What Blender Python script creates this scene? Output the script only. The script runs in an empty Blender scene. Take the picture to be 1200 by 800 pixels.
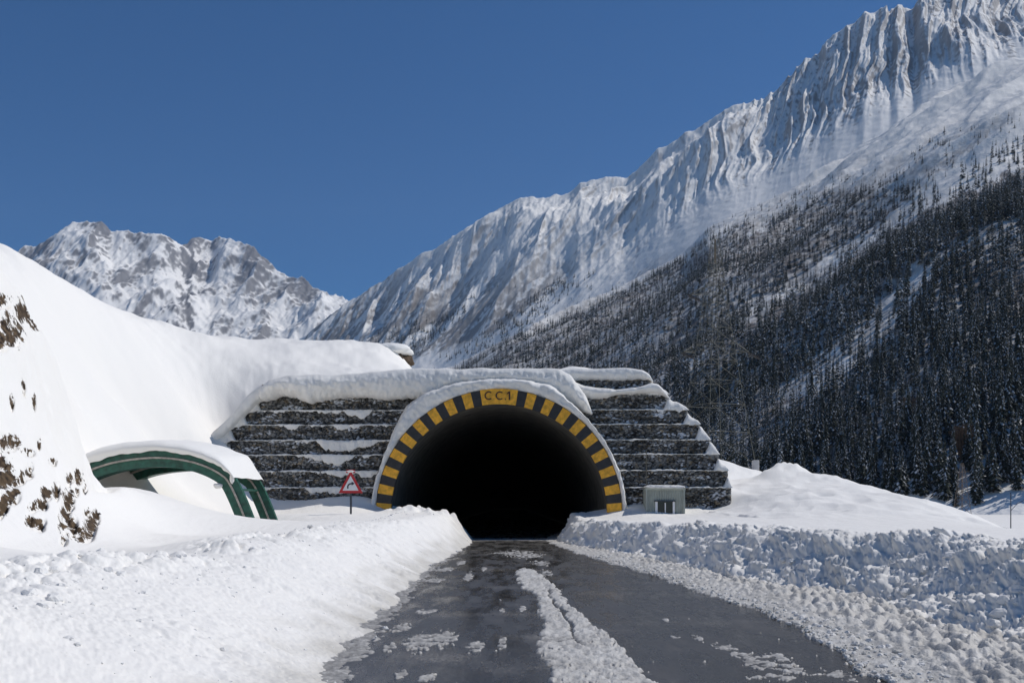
import bpy, bmesh, math, random
import numpy as np
from mathutils import Vector
random.seed(7)
RNG = np.random.default_rng(11)
scene = bpy.context.scene
COL = scene.collection
R = math.radians

# ------------------------------------------------------------------ camera geometry
F = 1167.0          # focal length in photo pixels (1200 wide)
ZC = 1.9            # eye height over the road
HY = 590.0          # horizon row
def P(px, py, Y):   # photo position at a distance -> world point
    return ((px-600.0)/F*Y, Y, ZC+(HY-py)/F*Y)
HAZE = 3.0e-5
SUN_AZ, SUN_EL = 79.0, 49.0

# ------------------------------------------------------------------ noise
def _hash(ix, iy, seed):
    h = (ix.astype(np.int64)*374761393 + iy.astype(np.int64)*668265263 + seed*974711) & 0xFFFFFFFF
    h = ((h ^ (h >> 13))*1274126177) & 0xFFFFFFFF
    h = ((h ^ (h >> 16))*1103515245) & 0xFFFFFFFF
    return ((h ^ (h >> 15)) & 0xFFFFFF)/float(0x1000000)
def noise(x, y, seed=0):
    x = np.asarray(x, float); y = np.asarray(y, float)
    x, y = np.broadcast_arrays(x, y)
    x0 = np.floor(x); y0 = np.floor(y); fx = x-x0; fy = y-y0
    u = fx*fx*fx*(fx*(fx*6-15)+10); v = fy*fy*fy*(fy*(fy*6-15)+10)
    def g(i, j):
        a = _hash(x0+i, y0+j, seed)*2*math.pi
        return np.cos(a)*(fx-i)+np.sin(a)*(fy-j)
    n0 = g(0,0)*(1-u)+g(1,0)*u
    n1 = g(0,1)*(1-u)+g(1,1)*u
    return (n0*(1-v)+n1*v)*1.45
def fbm(x, y, o=4, seed=0, gain=.5, lac=2.03):
    s = 0; a = 1.0; t = 0
    for k in range(o):
        s = s+a*noise(x, y, seed+k*17); t += a
        a *= gain; x = x*lac+13.7; y = y*lac-7.1
    return s/t
def ridged(x, y, o=4, seed=0, gain=.5, lac=2.07):
    s = 0; a = 1.0; t = 0; w = 1.0
    for k in range(o):
        n = 1-np.abs(noise(x, y, seed+k*31))*1.6
        n = np.clip(n, 0, 1)**2
        s = s+a*n*w; t += a
        w = np.clip(n*1.6, 0, 1)
        a *= gain; x = x*lac+3.7; y = y*lac-9.1
    return s/t
def billow(x, y, o=3, seed=0, gain=.5, lac=2.1):
    s = 0; a = 1.0; t = 0
    for k in range(o):
        s = s+a*(1-np.abs(noise(x, y, seed+k*13))*2); t += a
        a *= gain; x = x*lac+5.3; y = y*lac+1.9
    return -s/t          # bumps rounded upward when negated abs
def worley(x, y, seed=0):
    x = np.asarray(x, float); y = np.asarray(y, float)
    cx = np.floor(x); cy = np.floor(y)
    f1 = np.full(x.shape, 9.0); f2 = np.full(x.shape, 9.0); cid = np.zeros(x.shape)
    for i in (-1,0,1):
        for j in (-1,0,1):
            a = cx+i; b = cy+j
            dx = a+_hash(a,b,seed)-x; dy = b+_hash(a,b,seed+5)-y
            d = np.hypot(dx,dy); h = _hash(a,b,seed+9)
            nearer = d < f1
            f2 = np.where(nearer, f1, np.minimum(f2,d))
            cid = np.where(nearer, h, cid); f1 = np.where(nearer, d, f1)
    return f1, f2, cid
def sstep(a, b, x):
    t = np.clip((x-a)/(b-a), 0, 1)
    return t*t*(3-2*t)
def in_poly(px, py, poly):
    inside = np.zeros(np.shape(px), bool)
    n = len(poly)
    for i in range(n):
        x0,y0 = poly[i]; x1,y1 = poly[(i+1)%n]
        if y0 == y1: continue
        c = ((y0 > py) != (y1 > py)) & (px < (x1-x0)*(py-y0)/(y1-y0)+x0)
        inside ^= c
    return inside
def curve(pts, x, smooth=0):
    pts = np.array(pts, float)
    if smooth:
        return sum(np.interp(x+d*smooth, pts[:,0], pts[:,1]) for d in (-1,-.5,0,.5,1))/5
    return np.interp(x, pts[:,0], pts[:,1])

# ------------------------------------------------------------------ materials
def new_mat(name):
    m = bpy.data.materials.new(name); m.use_nodes = True
    return m, m.node_tree.nodes, m.node_tree.links, m.node_tree.nodes['Principled BSDF']
def add_bump(n, l, b, scale, strength, dist=.02, detail=4, stretch=None):
    tc = n.new('ShaderNodeNewGeometry'); src = tc.outputs['Position']
    if stretch:
        mp = n.new('ShaderNodeMapping'); mp.inputs['Scale'].default_value = stretch
        l.new(src, mp.inputs['Vector']); src = mp.outputs['Vector']
    t = n.new('ShaderNodeTexNoise'); t.inputs['Scale'].default_value = scale; t.inputs['Detail'].default_value = detail
    l.new(src, t.inputs['Vector'])
    bp = n.new('ShaderNodeBump'); bp.inputs['Strength'].default_value = strength; bp.inputs['Distance'].default_value = dist
    l.new(t.outputs['Fac'], bp.inputs['Height']); l.new(bp.outputs['Normal'], b.inputs['Normal'])
    return t
def mat_plain(name, col, rough=.6, metal=0, bump=None, var=0, varscale=3):
    m, n, l, b = new_mat(name)
    b.inputs['Base Color'].default_value = (*col, 1); b.inputs['Roughness'].default_value = rough; b.inputs['Metallic'].default_value = metal
    if var:
        g = n.new('ShaderNodeNewGeometry'); t = n.new('ShaderNodeTexNoise'); t.inputs['Scale'].default_value = varscale; t.inputs['Detail'].default_value = 6
        l.new(g.outputs['Position'], t.inputs['Vector'])
        mr = n.new('ShaderNodeMapRange'); mr.inputs[1].default_value=.3; mr.inputs[2].default_value=.7; mr.inputs[3].default_value = 1-var; mr.inputs[4].default_value = 1+var
        l.new(t.outputs['Fac'], mr.inputs[0])
        mx = n.new('ShaderNodeVectorMath'); mx.operation = 'SCALE'; mx.inputs[0].default_value = col
        l.new(mr.outputs[0], mx.inputs['Scale']); l.new(mx.outputs[0], b.inputs['Base Color'])
    if bump: add_bump(n, l, b, *bump)
    return m
def mat_vcol(name, rough=.7, bump=None, spec=.3):
    m, n, l, b = new_mat(name)
    a = n.new('ShaderNodeAttribute'); a.attribute_name = 'col'
    l.new(a.outputs['Color'], b.inputs['Base Color'])
    b.inputs['Roughness'].default_value = rough; b.inputs['Specular IOR Level'].default_value = spec
    if bump: add_bump(n, l, b, *bump)
    return m
M = {}
m, n, l, b = new_mat('snow_surface')
a = n.new('ShaderNodeAttribute'); a.attribute_name = 'col'; sa = n.new('ShaderNodeAttribute'); sa.attribute_name = 'soil'
g = n.new('ShaderNodeNewGeometry')
t = n.new('ShaderNodeTexNoise'); t.inputs['Scale'].default_value = 3.4; t.inputs['Detail'].default_value = 9; t.inputs['Roughness'].default_value = .72
l.new(g.outputs['Position'], t.inputs['Vector'])
m1 = n.new('ShaderNodeMath'); m1.operation = 'MULTIPLY_ADD'; m1.inputs[1].default_value = 4.4; m1.inputs[2].default_value = -2.42
l.new(t.outputs['Fac'], m1.inputs[0])
m2 = n.new('ShaderNodeMath'); m2.operation = 'ADD'; l.new(m1.outputs[0], m2.inputs[0]); l.new(sa.outputs['Fac'], m2.inputs[1])
mr = n.new('ShaderNodeMapRange'); mr.inputs[1].default_value = .0; mr.inputs[2].default_value = .10; l.new(m2.outputs[0], mr.inputs[0])
t3 = n.new('ShaderNodeTexNoise'); t3.inputs['Scale'].default_value = 7; t3.inputs['Detail'].default_value = 6; l.new(g.outputs['Position'], t3.inputs['Vector'])
cr = n.new('ShaderNodeValToRGB'); cr.color_ramp.elements[0].position = .35; cr.color_ramp.elements[0].color = (.022,.013,.008,1); cr.color_ramp.elements[1].position = .68; cr.color_ramp.elements[1].color = (.15,.10,.055,1)
l.new(t3.outputs['Fac'], cr.inputs[0])
mx = n.new('ShaderNodeMix'); mx.data_type = 'RGBA'; l.new(mr.outputs[0], mx.inputs[0]); l.new(a.outputs['Color'], mx.inputs[6]); l.new(cr.outputs[0], mx.inputs[7])
l.new(mx.outputs[2], b.inputs['Base Color'])
b.inputs['Roughness'].default_value = .75; b.inputs['Specular IOR Level'].default_value = .2
add_bump(n, l, b, 9, .25, .05)
M['snow_v'] = m
M['slush'] = mat_vcol('slush', .6, (30, .5, .03), .35)
M['rock_v'] = mat_vcol('mountain_surface', .85, (.35, .5, 1.5), .1)
M['stone'] = mat_vcol('gabion_stone', .85, (25, .6, .02), .25)
M['snow'] = mat_plain('packed_snow', (.88,.85,.795), .75, bump=(7, .3, .06))
M['snow_grey'] = mat_plain('grey_snow', (.80,.77,.72), .75, bump=(9, .45, .06), var=.07, varscale=2)  # mottled snow tone, a step greyer than the packed snow
M['concrete'] = mat_plain('tunnel_concrete', (.11,.11,.095), .9, bump=(12,.5,.03), var=.35, varscale=1.2)
M['lining'] = mat_plain('lining_concrete', (.12,.112,.095), .95, bump=(6,.4,.03), var=.4, varscale=1.5)  # mottled grey-brown tone, the same along the whole barrel
M['yellow'] = mat_plain('yellow_paint', (.80,.39,.025), .55, bump=(20,.15,.02), var=.30, varscale=5)
M['black'] = mat_plain('black_paint', (.028,.026,.026), .6, bump=(20,.15,.02), var=.3, varscale=4)
M['letter'] = mat_plain('letter_paint', (.05,.018,.012), .6)
M['green'] = mat_plain('green_steel_paint', (.012,.085,.055), .5, bump=(15,.2,.01), var=.45, varscale=5)
M['rust'] = mat_plain('rusted_steel', (.16,.12,.085), .75, var=.45, varscale=6)
M['beige'] = mat_plain('frosted_flange', (.38,.34,.29), .75, var=.3, varscale=8)
M['steel'] = mat_plain('galvanised_steel', (.13,.125,.10), .6, .2, var=.2)
M['darkmetal'] = mat_plain('dark_post', (.03,.035,.045), .5)
M['red'] = mat_plain('red_paint', (.5,.02,.025), .5)
M['white'] = mat_plain('white_paint', (.8,.78,.76), .5, var=.05, varscale=9)
M['hut'] = mat_plain('painted_sheet', (.36,.38,.33), .6, var=.13, varscale=2.5)
M['glass'] = mat_plain('dark_glass', (.015,.018,.018), .12)
M['insul'] = mat_plain('dark_insulator', (.02,.015,.012), .4)
M['concrete_light'] = mat_plain('pale_concrete', (.5,.48,.46), .85, var=.15)
M['bark'] = mat_plain('conifer_bark', (.05,.035,.025), .9)
M['twig'] = mat_plain('brown_twigs', (.13,.075,.04), .9, var=.3)
M['soil'] = mat_plain('frozen_soil', (.085,.055,.032), .95, bump=(10,.9,.08), var=.5, varscale=6)
# conifer needles: dark green with snow caught on single sprays (attribute 'fleck')
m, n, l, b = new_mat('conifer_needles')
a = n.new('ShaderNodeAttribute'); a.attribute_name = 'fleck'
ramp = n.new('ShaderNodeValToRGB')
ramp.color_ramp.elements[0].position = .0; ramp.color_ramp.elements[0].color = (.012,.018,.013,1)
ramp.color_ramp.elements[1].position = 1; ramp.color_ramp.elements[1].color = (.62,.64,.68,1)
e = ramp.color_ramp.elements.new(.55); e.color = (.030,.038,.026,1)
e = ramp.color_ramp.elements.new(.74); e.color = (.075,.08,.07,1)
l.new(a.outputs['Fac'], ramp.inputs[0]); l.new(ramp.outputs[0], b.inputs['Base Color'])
b.inputs['Roughness'].default_value = .8; b.inputs['Specular IOR Level'].default_value = .15
M['needles'] = m
# wet asphalt
m, n, l, b = new_mat('wet_asphalt')
g = n.new('ShaderNodeNewGeometry')
mp = n.new('ShaderNodeMapping'); mp.inputs['Scale'].default_value = (1.5, .32, 1); l.new(g.outputs['Position'], mp.inputs['Vector'])
t = n.new('ShaderNodeTexNoise'); t.inputs['Scale'].default_value = 1.3; t.inputs['Detail'].default_value = 8; t.inputs['Roughness'].default_value = .65
l.new(mp.outputs[0], t.inputs['Vector'])
rr = n.new('ShaderNodeMapRange'); rr.inputs[1].default_value=.38; rr.inputs[2].default_value=.62; rr.inputs[3].default_value=.10; rr.inputs[4].default_value=.42
l.new(t.outputs['Fac'], rr.inputs[0]); l.new(rr.outputs[0], b.inputs['Roughness'])
cr = n.new('ShaderNodeValToRGB'); cr.color_ramp.elements[0].position=.3; cr.color_ramp.elements[0].color=(.036,.035,.033,1)
cr.color_ramp.elements[1].position=.75; cr.color_ramp.elements[1].color=(.115,.106,.094,1)
l.new(t.outputs['Fac'], cr.inputs[0])
ts = n.new('ShaderNodeTexNoise'); ts.inputs['Scale'].default_value = 22; ts.inputs['Detail'].default_value = 5; ts.inputs['Roughness'].default_value = .7; l.new(g.outputs['Position'], ts.inputs['Vector'])
tl = n.new('ShaderNodeTexNoise'); tl.inputs['Scale'].default_value = .55; tl.inputs['Detail'].default_value = 4; l.new(g.outputs['Position'], tl.inputs['Vector'])
ad = n.new('ShaderNodeMath'); ad.operation = 'ADD'; l.new(ts.outputs['Fac'], ad.inputs[0]); l.new(tl.outputs['Fac'], ad.inputs[1])
ms_ = n.new('ShaderNodeMapRange'); ms_.inputs[1].default_value = 1.10; ms_.inputs[2].default_value = 1.26; ms_.inputs[4].default_value = .75; l.new(ad.outputs[0], ms_.inputs[0])
mxr = n.new('ShaderNodeMix'); mxr.data_type = 'RGBA'; mxr.inputs[7].default_value = (.30,.27,.23,1); l.new(ms_.outputs[0], mxr.inputs[0]); l.new(cr.outputs[0], mxr.inputs[6]); l.new(mxr.outputs[2], b.inputs['Base Color'])
t2 = n.new('ShaderNodeTexNoise'); t2.inputs['Scale'].default_value = 55; t2.inputs['Detail'].default_value = 4
l.new(g.outputs['Position'], t2.inputs['Vector'])
bp = n.new('ShaderNodeBump'); bp.inputs['Strength'].default_value=.35; bp.inputs['Distance'].default_value=.012
l.new(t2.outputs['Fac'], bp.inputs['Height']); l.new(bp.outputs[0], b.inputs['Normal'])
M['asphalt'] = m

# ------------------------------------------------------------------ object helpers
def tag(o, label=None, cat=None, group=None, kind=None):
    if label: o['label'] = label
    if cat: o['category'] = cat
    if group: o['group'] = group
    if kind: o['kind'] = kind
    return o
def empty(name, loc=(0,0,0)):
    o = bpy.data.objects.new(name, None); COL.objects.link(o); o.location = loc
    return o
def link(name, me, mat, parent=None):
    if mat is not None and not me.materials: me.materials.append(mat)
    o = bpy.data.objects.new(name, me); COL.objects.link(o)
    if parent is not None:
        o.parent = parent
        o.location = tuple(-c for c in parent.location)   # parts are modelled in world space
    return o
def np_mesh(name, V, faces, smooth=True, col=None, attr=None):
    """V (n,3); faces: int array (m,k)."""
    me = bpy.data.meshes.new(name)
    V = np.ascontiguousarray(V, np.float32); faces = np.ascontiguousarray(faces, np.int32)
    k = faces.shape[1]
    me.vertices.add(len(V)); me.vertices.foreach_set('co', V.ravel())
    me.loops.add(faces.size); me.loops.foreach_set('vertex_index', faces.ravel())
    me.polygons.add(len(faces))
    me.polygons.foreach_set('loop_start', np.arange(0, faces.size, k, dtype=np.int32))
    me.polygons.foreach_set('loop_total', np.full(len(faces), k, np.int32))
    me.polygons.foreach_set('use_smooth', np.full(len(faces), smooth, bool))
    if col is not None:
        at = me.color_attributes.new('col', 'FLOAT_COLOR', 'POINT')
        c = np.ones((len(V),4), np.float32); c[:,:3] = col
        at.data.foreach_set('color', c.ravel())
    if attr is not None:
        at = me.attributes.new(attr[0], 'FLOAT', 'POINT'); at.data.foreach_set('value', np.asarray(attr[1], np.float32))
    me.update(calc_edges=True); me.validate()
    return me
def grid_faces(n, m, keep=None):
    i = np.arange(n-1)[:,None]; j = np.arange(m-1)[None,:]
    a = i*m+j
    f = np.stack([a, a+1, a+m+1, a+m], -1).reshape(-1,4)
    if keep is not None: f = f[keep.reshape(-1)]
    return f
def compact(V, f, *arrs):
    used = np.zeros(len(V), bool); used[f.ravel()] = True
    idx = np.cumsum(used)-1
    return (V[used], idx[f]) + tuple(a[used] for a in arrs)
class MB:
    """collects boxes, bars and sweeps into one mesh"""
    def __init__(s): s.v = []; s.f = []
    def add(s, v, f):
        o = len(s.v); s.v += [tuple(p) for p in v]; s.f += [tuple(i+o for i in q) for q in f]
    def box(s, x0, x1, y0, y1, z0, z1):
        v = [(x,y,z) for z in (z0,z1) for y in (y0,y1) for x in (x0,x1)]
        s.add(v, [(0,2,3,1),(4,5,7,6),(0,1,5,4),(2,6,7,3),(0,4,6,2),(1,3,7,5)])
    def tube(s, pts, r, n=6, cap=True):
        pts = [Vector(p) for p in pts]; rs = r if isinstance(r, (list,tuple)) else [r]*len(pts)
        rings = []
        for k, p in enumerate(pts):
            d = (pts[min(k+1,len(pts)-1)]-pts[max(k-1,0)]).normalized()
            up = Vector((0,0,1)) if abs(d.z) < .9 else Vector((0,1,0))
            a = d.cross(up).normalized(); bb = a.cross(d)
            rings.append([p+(a*math.cos(t)+bb*math.sin(t))*rs[k] for t in [2*math.pi*i/n for i in range(n)]])
        v = [q for rg in rings for q in rg]; f = []
        for k in range(len(pts)-1):
            for i in range(n):
                j = (i+1) % n
                f.append((k*n+i, k*n+j, (k+1)*n+j, (k+1)*n+i))
        if cap: f += [tuple(range(n))[::-1], tuple((len(pts)-1)*n+i for i in range(n))]
        s.add(v, f)
    def prism(s, poly, y0, y1):     # poly in (x,z), extruded along y
        n = len(poly)
        v = [(x,y0,z) for x,z in poly]+[(x,y1,z) for x,z in poly]
        f = [tuple(range(n)), tuple(range(2*n-1,n-1,-1))]+[(i,(i+1)%n+0, (i+1)%n+n, i+n)[::-1] for i in range(n)]
        s.add(v, f)
    def strip(s, inner, outer, y0, y1):  # closed solid between two polylines (x,z)
        n = len(inner)
        v = [(x,y0,z) for x,z in inner]+[(x,y0,z) for x,z in outer]+[(x,y1,z) for x,z in inner]+[(x,y1,z) for x,z in outer]
        f = []
        for i in range(n-1):
            f += [(i,i+1,n+i+1,n+i), (2*n+i,3*n+i,3*n+i+1,2*n+i+1), (n+i,n+i+1,3*n+i+1,3*n+i), (i,2*n+i,2*n+i+1,i+1)]
        f += [(0,n,3*n,2*n), (n-1,3*n-1,4*n-1,2*n-1)]
        s.add(v, f)
    def build(s, name, mat, parent=None, smooth=False, bevel=0):
        me = bpy.data.meshes.new(name); me.from_pydata(s.v, [], s.f)
        bm = bmesh.new(); bm.from_mesh(me); bmesh.ops.recalc_face_normals(bm, faces=bm.faces)
        if bevel:
            bmesh.ops.bevel(bm, geom=[e for e in bm.edges if len(e.link_faces)==2 and e.calc_face_angle(0) > .5], offset=bevel, segments=1, affect='EDGES')
        bm.to_mesh(me); bm.free()
        if smooth: me.polygons.foreach_set('use_smooth', [True]*len(me.polygons))
        return link(name, me, mat, parent)

# ------------------------------------------------------------------ near terrain
YP = 53.0                       # portal plane
SC = F/YP
XC = (585-600)/SC               # tunnel axis
ZT = ZC+(HY-600)/SC             # arch centre height
RI, RO = 125/SC, 142/SC
def PX(px, Y=YP): return (px-600)/F*Y
def PZ(py, Y=YP): return ZC+(HY-py)/F*Y

EDGE_L = [(-5,-1.5),(8,-1.55),(11,-1.66),(17,-1.93),(24.6,-2.17),(31.7,-2.15),(38.9,-1.92),(45,-1.85),(49,-1.8),(53,-1.95),(58,-2.4),(64,-3.2),(80,-5.5)]
EDGE_R = [(-5,3.0),(8,3.5),(10.9,3.8),(13.6,4.25),(15.5,4.2),(18,4.12),(22.2,3.8),(28.4,3.35),(36.9,2.44),(47.2,1.75),(53,1.6),(58,2.0),(64,2.8),(80,4.5)]
FOOT_R = [(-5,5.6),(8,6.2),(12.5,6.35),(15,6.05),(18,6.35),(20.2,6.55),(21.5,5.6),(24,5.05),(27.7,4.75),(34,4.0),(41,3.1),(47,2.3),(53,2.2),(60,2.6),(80,5)]
def eL(Y): return curve(EDGE_L, Y, 1.2)+.14*noise(Y*.7, 3.3, 4)+.06*noise(Y*2.6,1.1,5)
def eR(Y): return curve(EDGE_R, Y, 1.2)+.16*noise(Y*.6, 8.3, 6)+.07*noise(Y*2.4,5.1,7)
def fR(Y): return curve(FOOT_R, Y, .8)+.18*noise(Y*.8,2.2,8)

common = []
# verge left
for Y in (-6,2,6,10,15): common += [(-3.5,Y,1.08),(-6,Y,1.12)]
for Y in (20,26,32,38): common += [(-4.6,Y,1.2),(-6.6,Y,1.28)]
common += [(-9,8,1.3),(-10,2,1.6),(-15,2,4),(-22,2,8),(-14,10,4.2),(-20,10,8.0),(-30,10,12),(-13,15,5.0)]
common += [P(0,648,18),P(60,640,19.4),P(110,633,21),P(200,618,26),P(300,607,34),P(335,600,45)]
common += [P(0,560,20),P(0,500,21.5),P(0,430,23),P(0,345,24.5),(-18,22,9.3),(-25,25,12),(-19,28,9.6),(-40,25,16)]
common += [P(55,375,27),P(80,405,28),P(95,455,28.5),P(90,500,29.5),P(97,530,31),P(112,554,33)]
common += [P(140,566,30),P(122,562,28),P(160,572,31),P(180,578,32),P(108,550,36.5),P(110,590,26),P(60,560,23.5),P(100,600,23.5),P(70,500,25.5),P(40,440,25)]
common += [P(127,550,34),P(157,563,35),P(197,583,36),P(232,600,36.5),P(273,612,37)]
common += [P(78,538,36.5),P(62,515,38),P(92,514,42)]
common += [(-15.5,40.5,1.7),(-13.6,40.5,.7),(-11.8,40.5,.6),(-10.2,41,1.0),(-17,41,3.0)]
common += [P(150,512,47),P(200,552,48.5),P(245,590,49),P(230,505,52),P(200,450,53),P(100,450,42),P(150,475,46),P(60,400,40),P(0,380,38)]
common += [P(190,383,62),P(100,346,52),P(0,308,45),P(60,326,49),P(140,358,57),P(-100,282,42),P(-200,262,40)]
common += [(-31,60,12.2),(-27,57,12.4),(-24.5,62,12.6)]
common += [P(246,513,53.3),P(238,508,51.5)]
common += [(-40,45,16),(-60,30,21),(-32,75,12),(-50,80,12),(-60,60,17)]
# right
for Y in (-6,2,8,13,18,23): common += [(7.6,Y,1.28),(9.5,Y,1.22)]
for Y in (8,16,23): common += [(13,Y,1.15)]
common += [(6.6,28,1.2),(5.8,33,1.18),(4.9,41,1.1),(4.0,46,1.08),(16,29,1.1),(20,20,.7),(26,10,.4),(30,30,-.8),(26,42,-1.6)]
common += [P(1130,610,40),P(1090,593,45),P(1060,582,49),P(1000,572,54),P(975,565,57),P(940,554,60),P(925,549,62),P(960,600,42),P(1020,604,38),P(900,582,49),P(1000,588,47)]
common += [P(870,563,57),P(900,557,60),P(848,573,58),P(858,565,62),P(855,596,52),P(862,575,54.5),P(900,600,44),P(850,605,46)]
common += [(23.5,100,5.4),(20,90,5.2),(27,100,4.2),(22,75,.8),(26,66,-.6),(34,60,-2),(35,85,-2.2),(40,110,-2.5),(15,120,3),(0,130,3),(-20,130,6)]
front = [P(340,601,50),P(330,590,52.5),P(430,578,52.8),P(400,584,52.6),P(370,588,52.4),P(450,600,52.3),P(470,603,51.6),P(300,595,52),P(400,601,47),P(480,601,49),P(530,606,50),P(440,600,48)]
front += [P(738,600,52),P(700,611,50),P(680,607,52),P(760,606,49),P(800,604,50),P(745,588,52.8),P(830,596,52.6),P(790,603,51.5),(-5.8,44,1.42),(0,50,1.3),(0,53,1.3)]
front += [(-10,56,3.2),(-3,57,2),(4,57,2),(10,56,2.5)]
back = [P(272,486,54.6),P(300,455,55),P(322,441,55.3),(-14,56.5,9.2),(-13,56,8.8),(-11,56,9.0),(-6,56,9.0),(0,56,9.0),(5,56,9.0),(7.3,56,8.6),(9,56.5,6.6),(10.4,57,4.4),(11.8,57,2.7),(-5,60,9.1),(0,62,9.2),(6,62,8.8),(10,66,4.5),(-2,75,8.5)]
back += [P(300,398,66),P(380,401,69),P(440,402,70),P(474,411,70),(-6.3,70,9.6),(-9,74,12.4),(-14,78,12.4),(-20,80,13),P(300,430,57.5),P(380,428,60),P(450,425,63),P(250,395,63)]
def tps_fit(pts, lam=.02):
    p = np.array(pts, float); n = len(p); s = 10.0
    X = p[:,:2]/s
    d2 = ((X[:,None]-X[None])**2).sum(-1)
    K = np.where(d2 > 0, .5*d2*np.log(d2+1e-12), 0)+lam*np.eye(n)
    Q = np.c_[np.ones(n), X]
    A = np.zeros((n+3,n+3)); A[:n,:n]=K; A[:n,n:]=Q; A[n:,:n]=Q.T
    w = np.linalg.solve(A, np.r_[p[:,2],0,0,0])
    return X, w, s
def tps_eval(T, x, y):
    X, w, s = T; sh = x.shape; x = x.ravel()/s; y = y.ravel()/s
    out = np.empty(len(x))
    for k in range(0, len(x), 60000):
        a = x[k:k+60000]; bb = y[k:k+60000]
        d2 = (a[:,None]-X[None,:,0])**2+(bb[:,None]-X[None,:,1])**2
        out[k:k+60000] = (.5*d2*np.log(d2+1e-12))@w[:len(X)]+w[-3]+w[-2]*a+w[-1]*bb
    return out.reshape(sh)
TF, TB = tps_fit(common+front), tps_fit(common+back)
# soil showing on the steep cutting at the left: (px, py, Y, radius px x, radius px y)
SOIL_P = [(10,388,24,12,14),(28,366,25,8,11),(42,377,25.3,7,7),(4,398,24,9,8),(22,362,25,6,5)]
SOIL_P += [(2,542,20.6,4,8),(14,519,21.6,5,6),(34,529,22.5,5,3),(30,555,22,6,4),(24,561,21.7,4,4),(35,546,22.4,3,4),(54,578,22.2,5,5),(66,574,22.6,3,8),(91,558,24.3,4,7),(80,561,24,3,5),(99,573,24,2,4),(90,576,23.6,2,4)]
SOIL_P += [(80,586,23,5,10),(76,602,22.3,5,9),(84,612,22,5,6),(74,618,21.4,4,5),(88,624,21.2,6,5),(98,628,21.2,8,5),(106,615,22,5,10),(111,606,22.5,4,7),(102,600,22.6,3,5),(38,594,20.6,4,4),(46,591,21,5,4),(52,592,21.2,3,4),(34,607,20.2,3,3),(40,613,20,6,4),(47,618,19.9,4,3),(50,611,20.3,3,3),(75,633,20.4,3,4),(18,580,20.6,3,4),(0,600,19.5,3,5)]
SOIL_P += [(8,560,21,11,12),(14,578,20.7,7,8),(8,518,21.4,10,7),(3,590,19.8,5,8),(5,352,24,8,5),(18,392,24.4,6,8),(60,388,27,2,3),(40,470,25,1.5,6),(28,450,24.4,1.5,8),(14,470,23.3,2,7),(62,540,23.5,3,3),(45,520,23,2,5)]
def soil_mask(X, Y, z):
    m = np.zeros(X.shape)
    qx = X/Y*F+600; qy = HY-(z-ZC)/Y*F
    m = np.full(X.shape, -1.0)
    for px,py,Yd,rx,ry in SOIL_P:
        d = np.sqrt(((qx-px)/(rx*1.6))**2+((qy-py)/(ry*1.5))**2)
        m = np.maximum(m, 1.0-d)
    return np.where((Y > 15)&(Y < 34)&(X < -8), np.clip(m,-1,1), -1.0)
def base_z(X, Y):
    zf = tps_eval(TF, X, Y); zb = tps_eval(TB, X, Y)
    wid = 1.0+np.clip((-X-14.8)*2.5, 0, 6)+np.clip((X-12.3)*2.5, 0, 6)
    m = sstep(-.5, .5, (Y-53.9)/wid)
    z = zf*(1-m)+zb*m
    z = np.clip(z, -4, 24)
    # far away: flat valley floor
    vf = -2.6+.5*noise(X/60, Y/60, 3)+.12*noise(X/9,Y/9,2)
    w = np.maximum(sstep(95, 150, Y), sstep(24, 60, X)*.0)
    w = np.maximum(w, sstep(26, 48, X))
    z = z*(1-w)+vf*w
    over = 8.9*sstep(12,8.5,np.abs(X-XC))*sstep(440,400,Y)*(Y > 58)
    return np.maximum(z, np.where(over > 1, over+.0*z, z))
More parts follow.
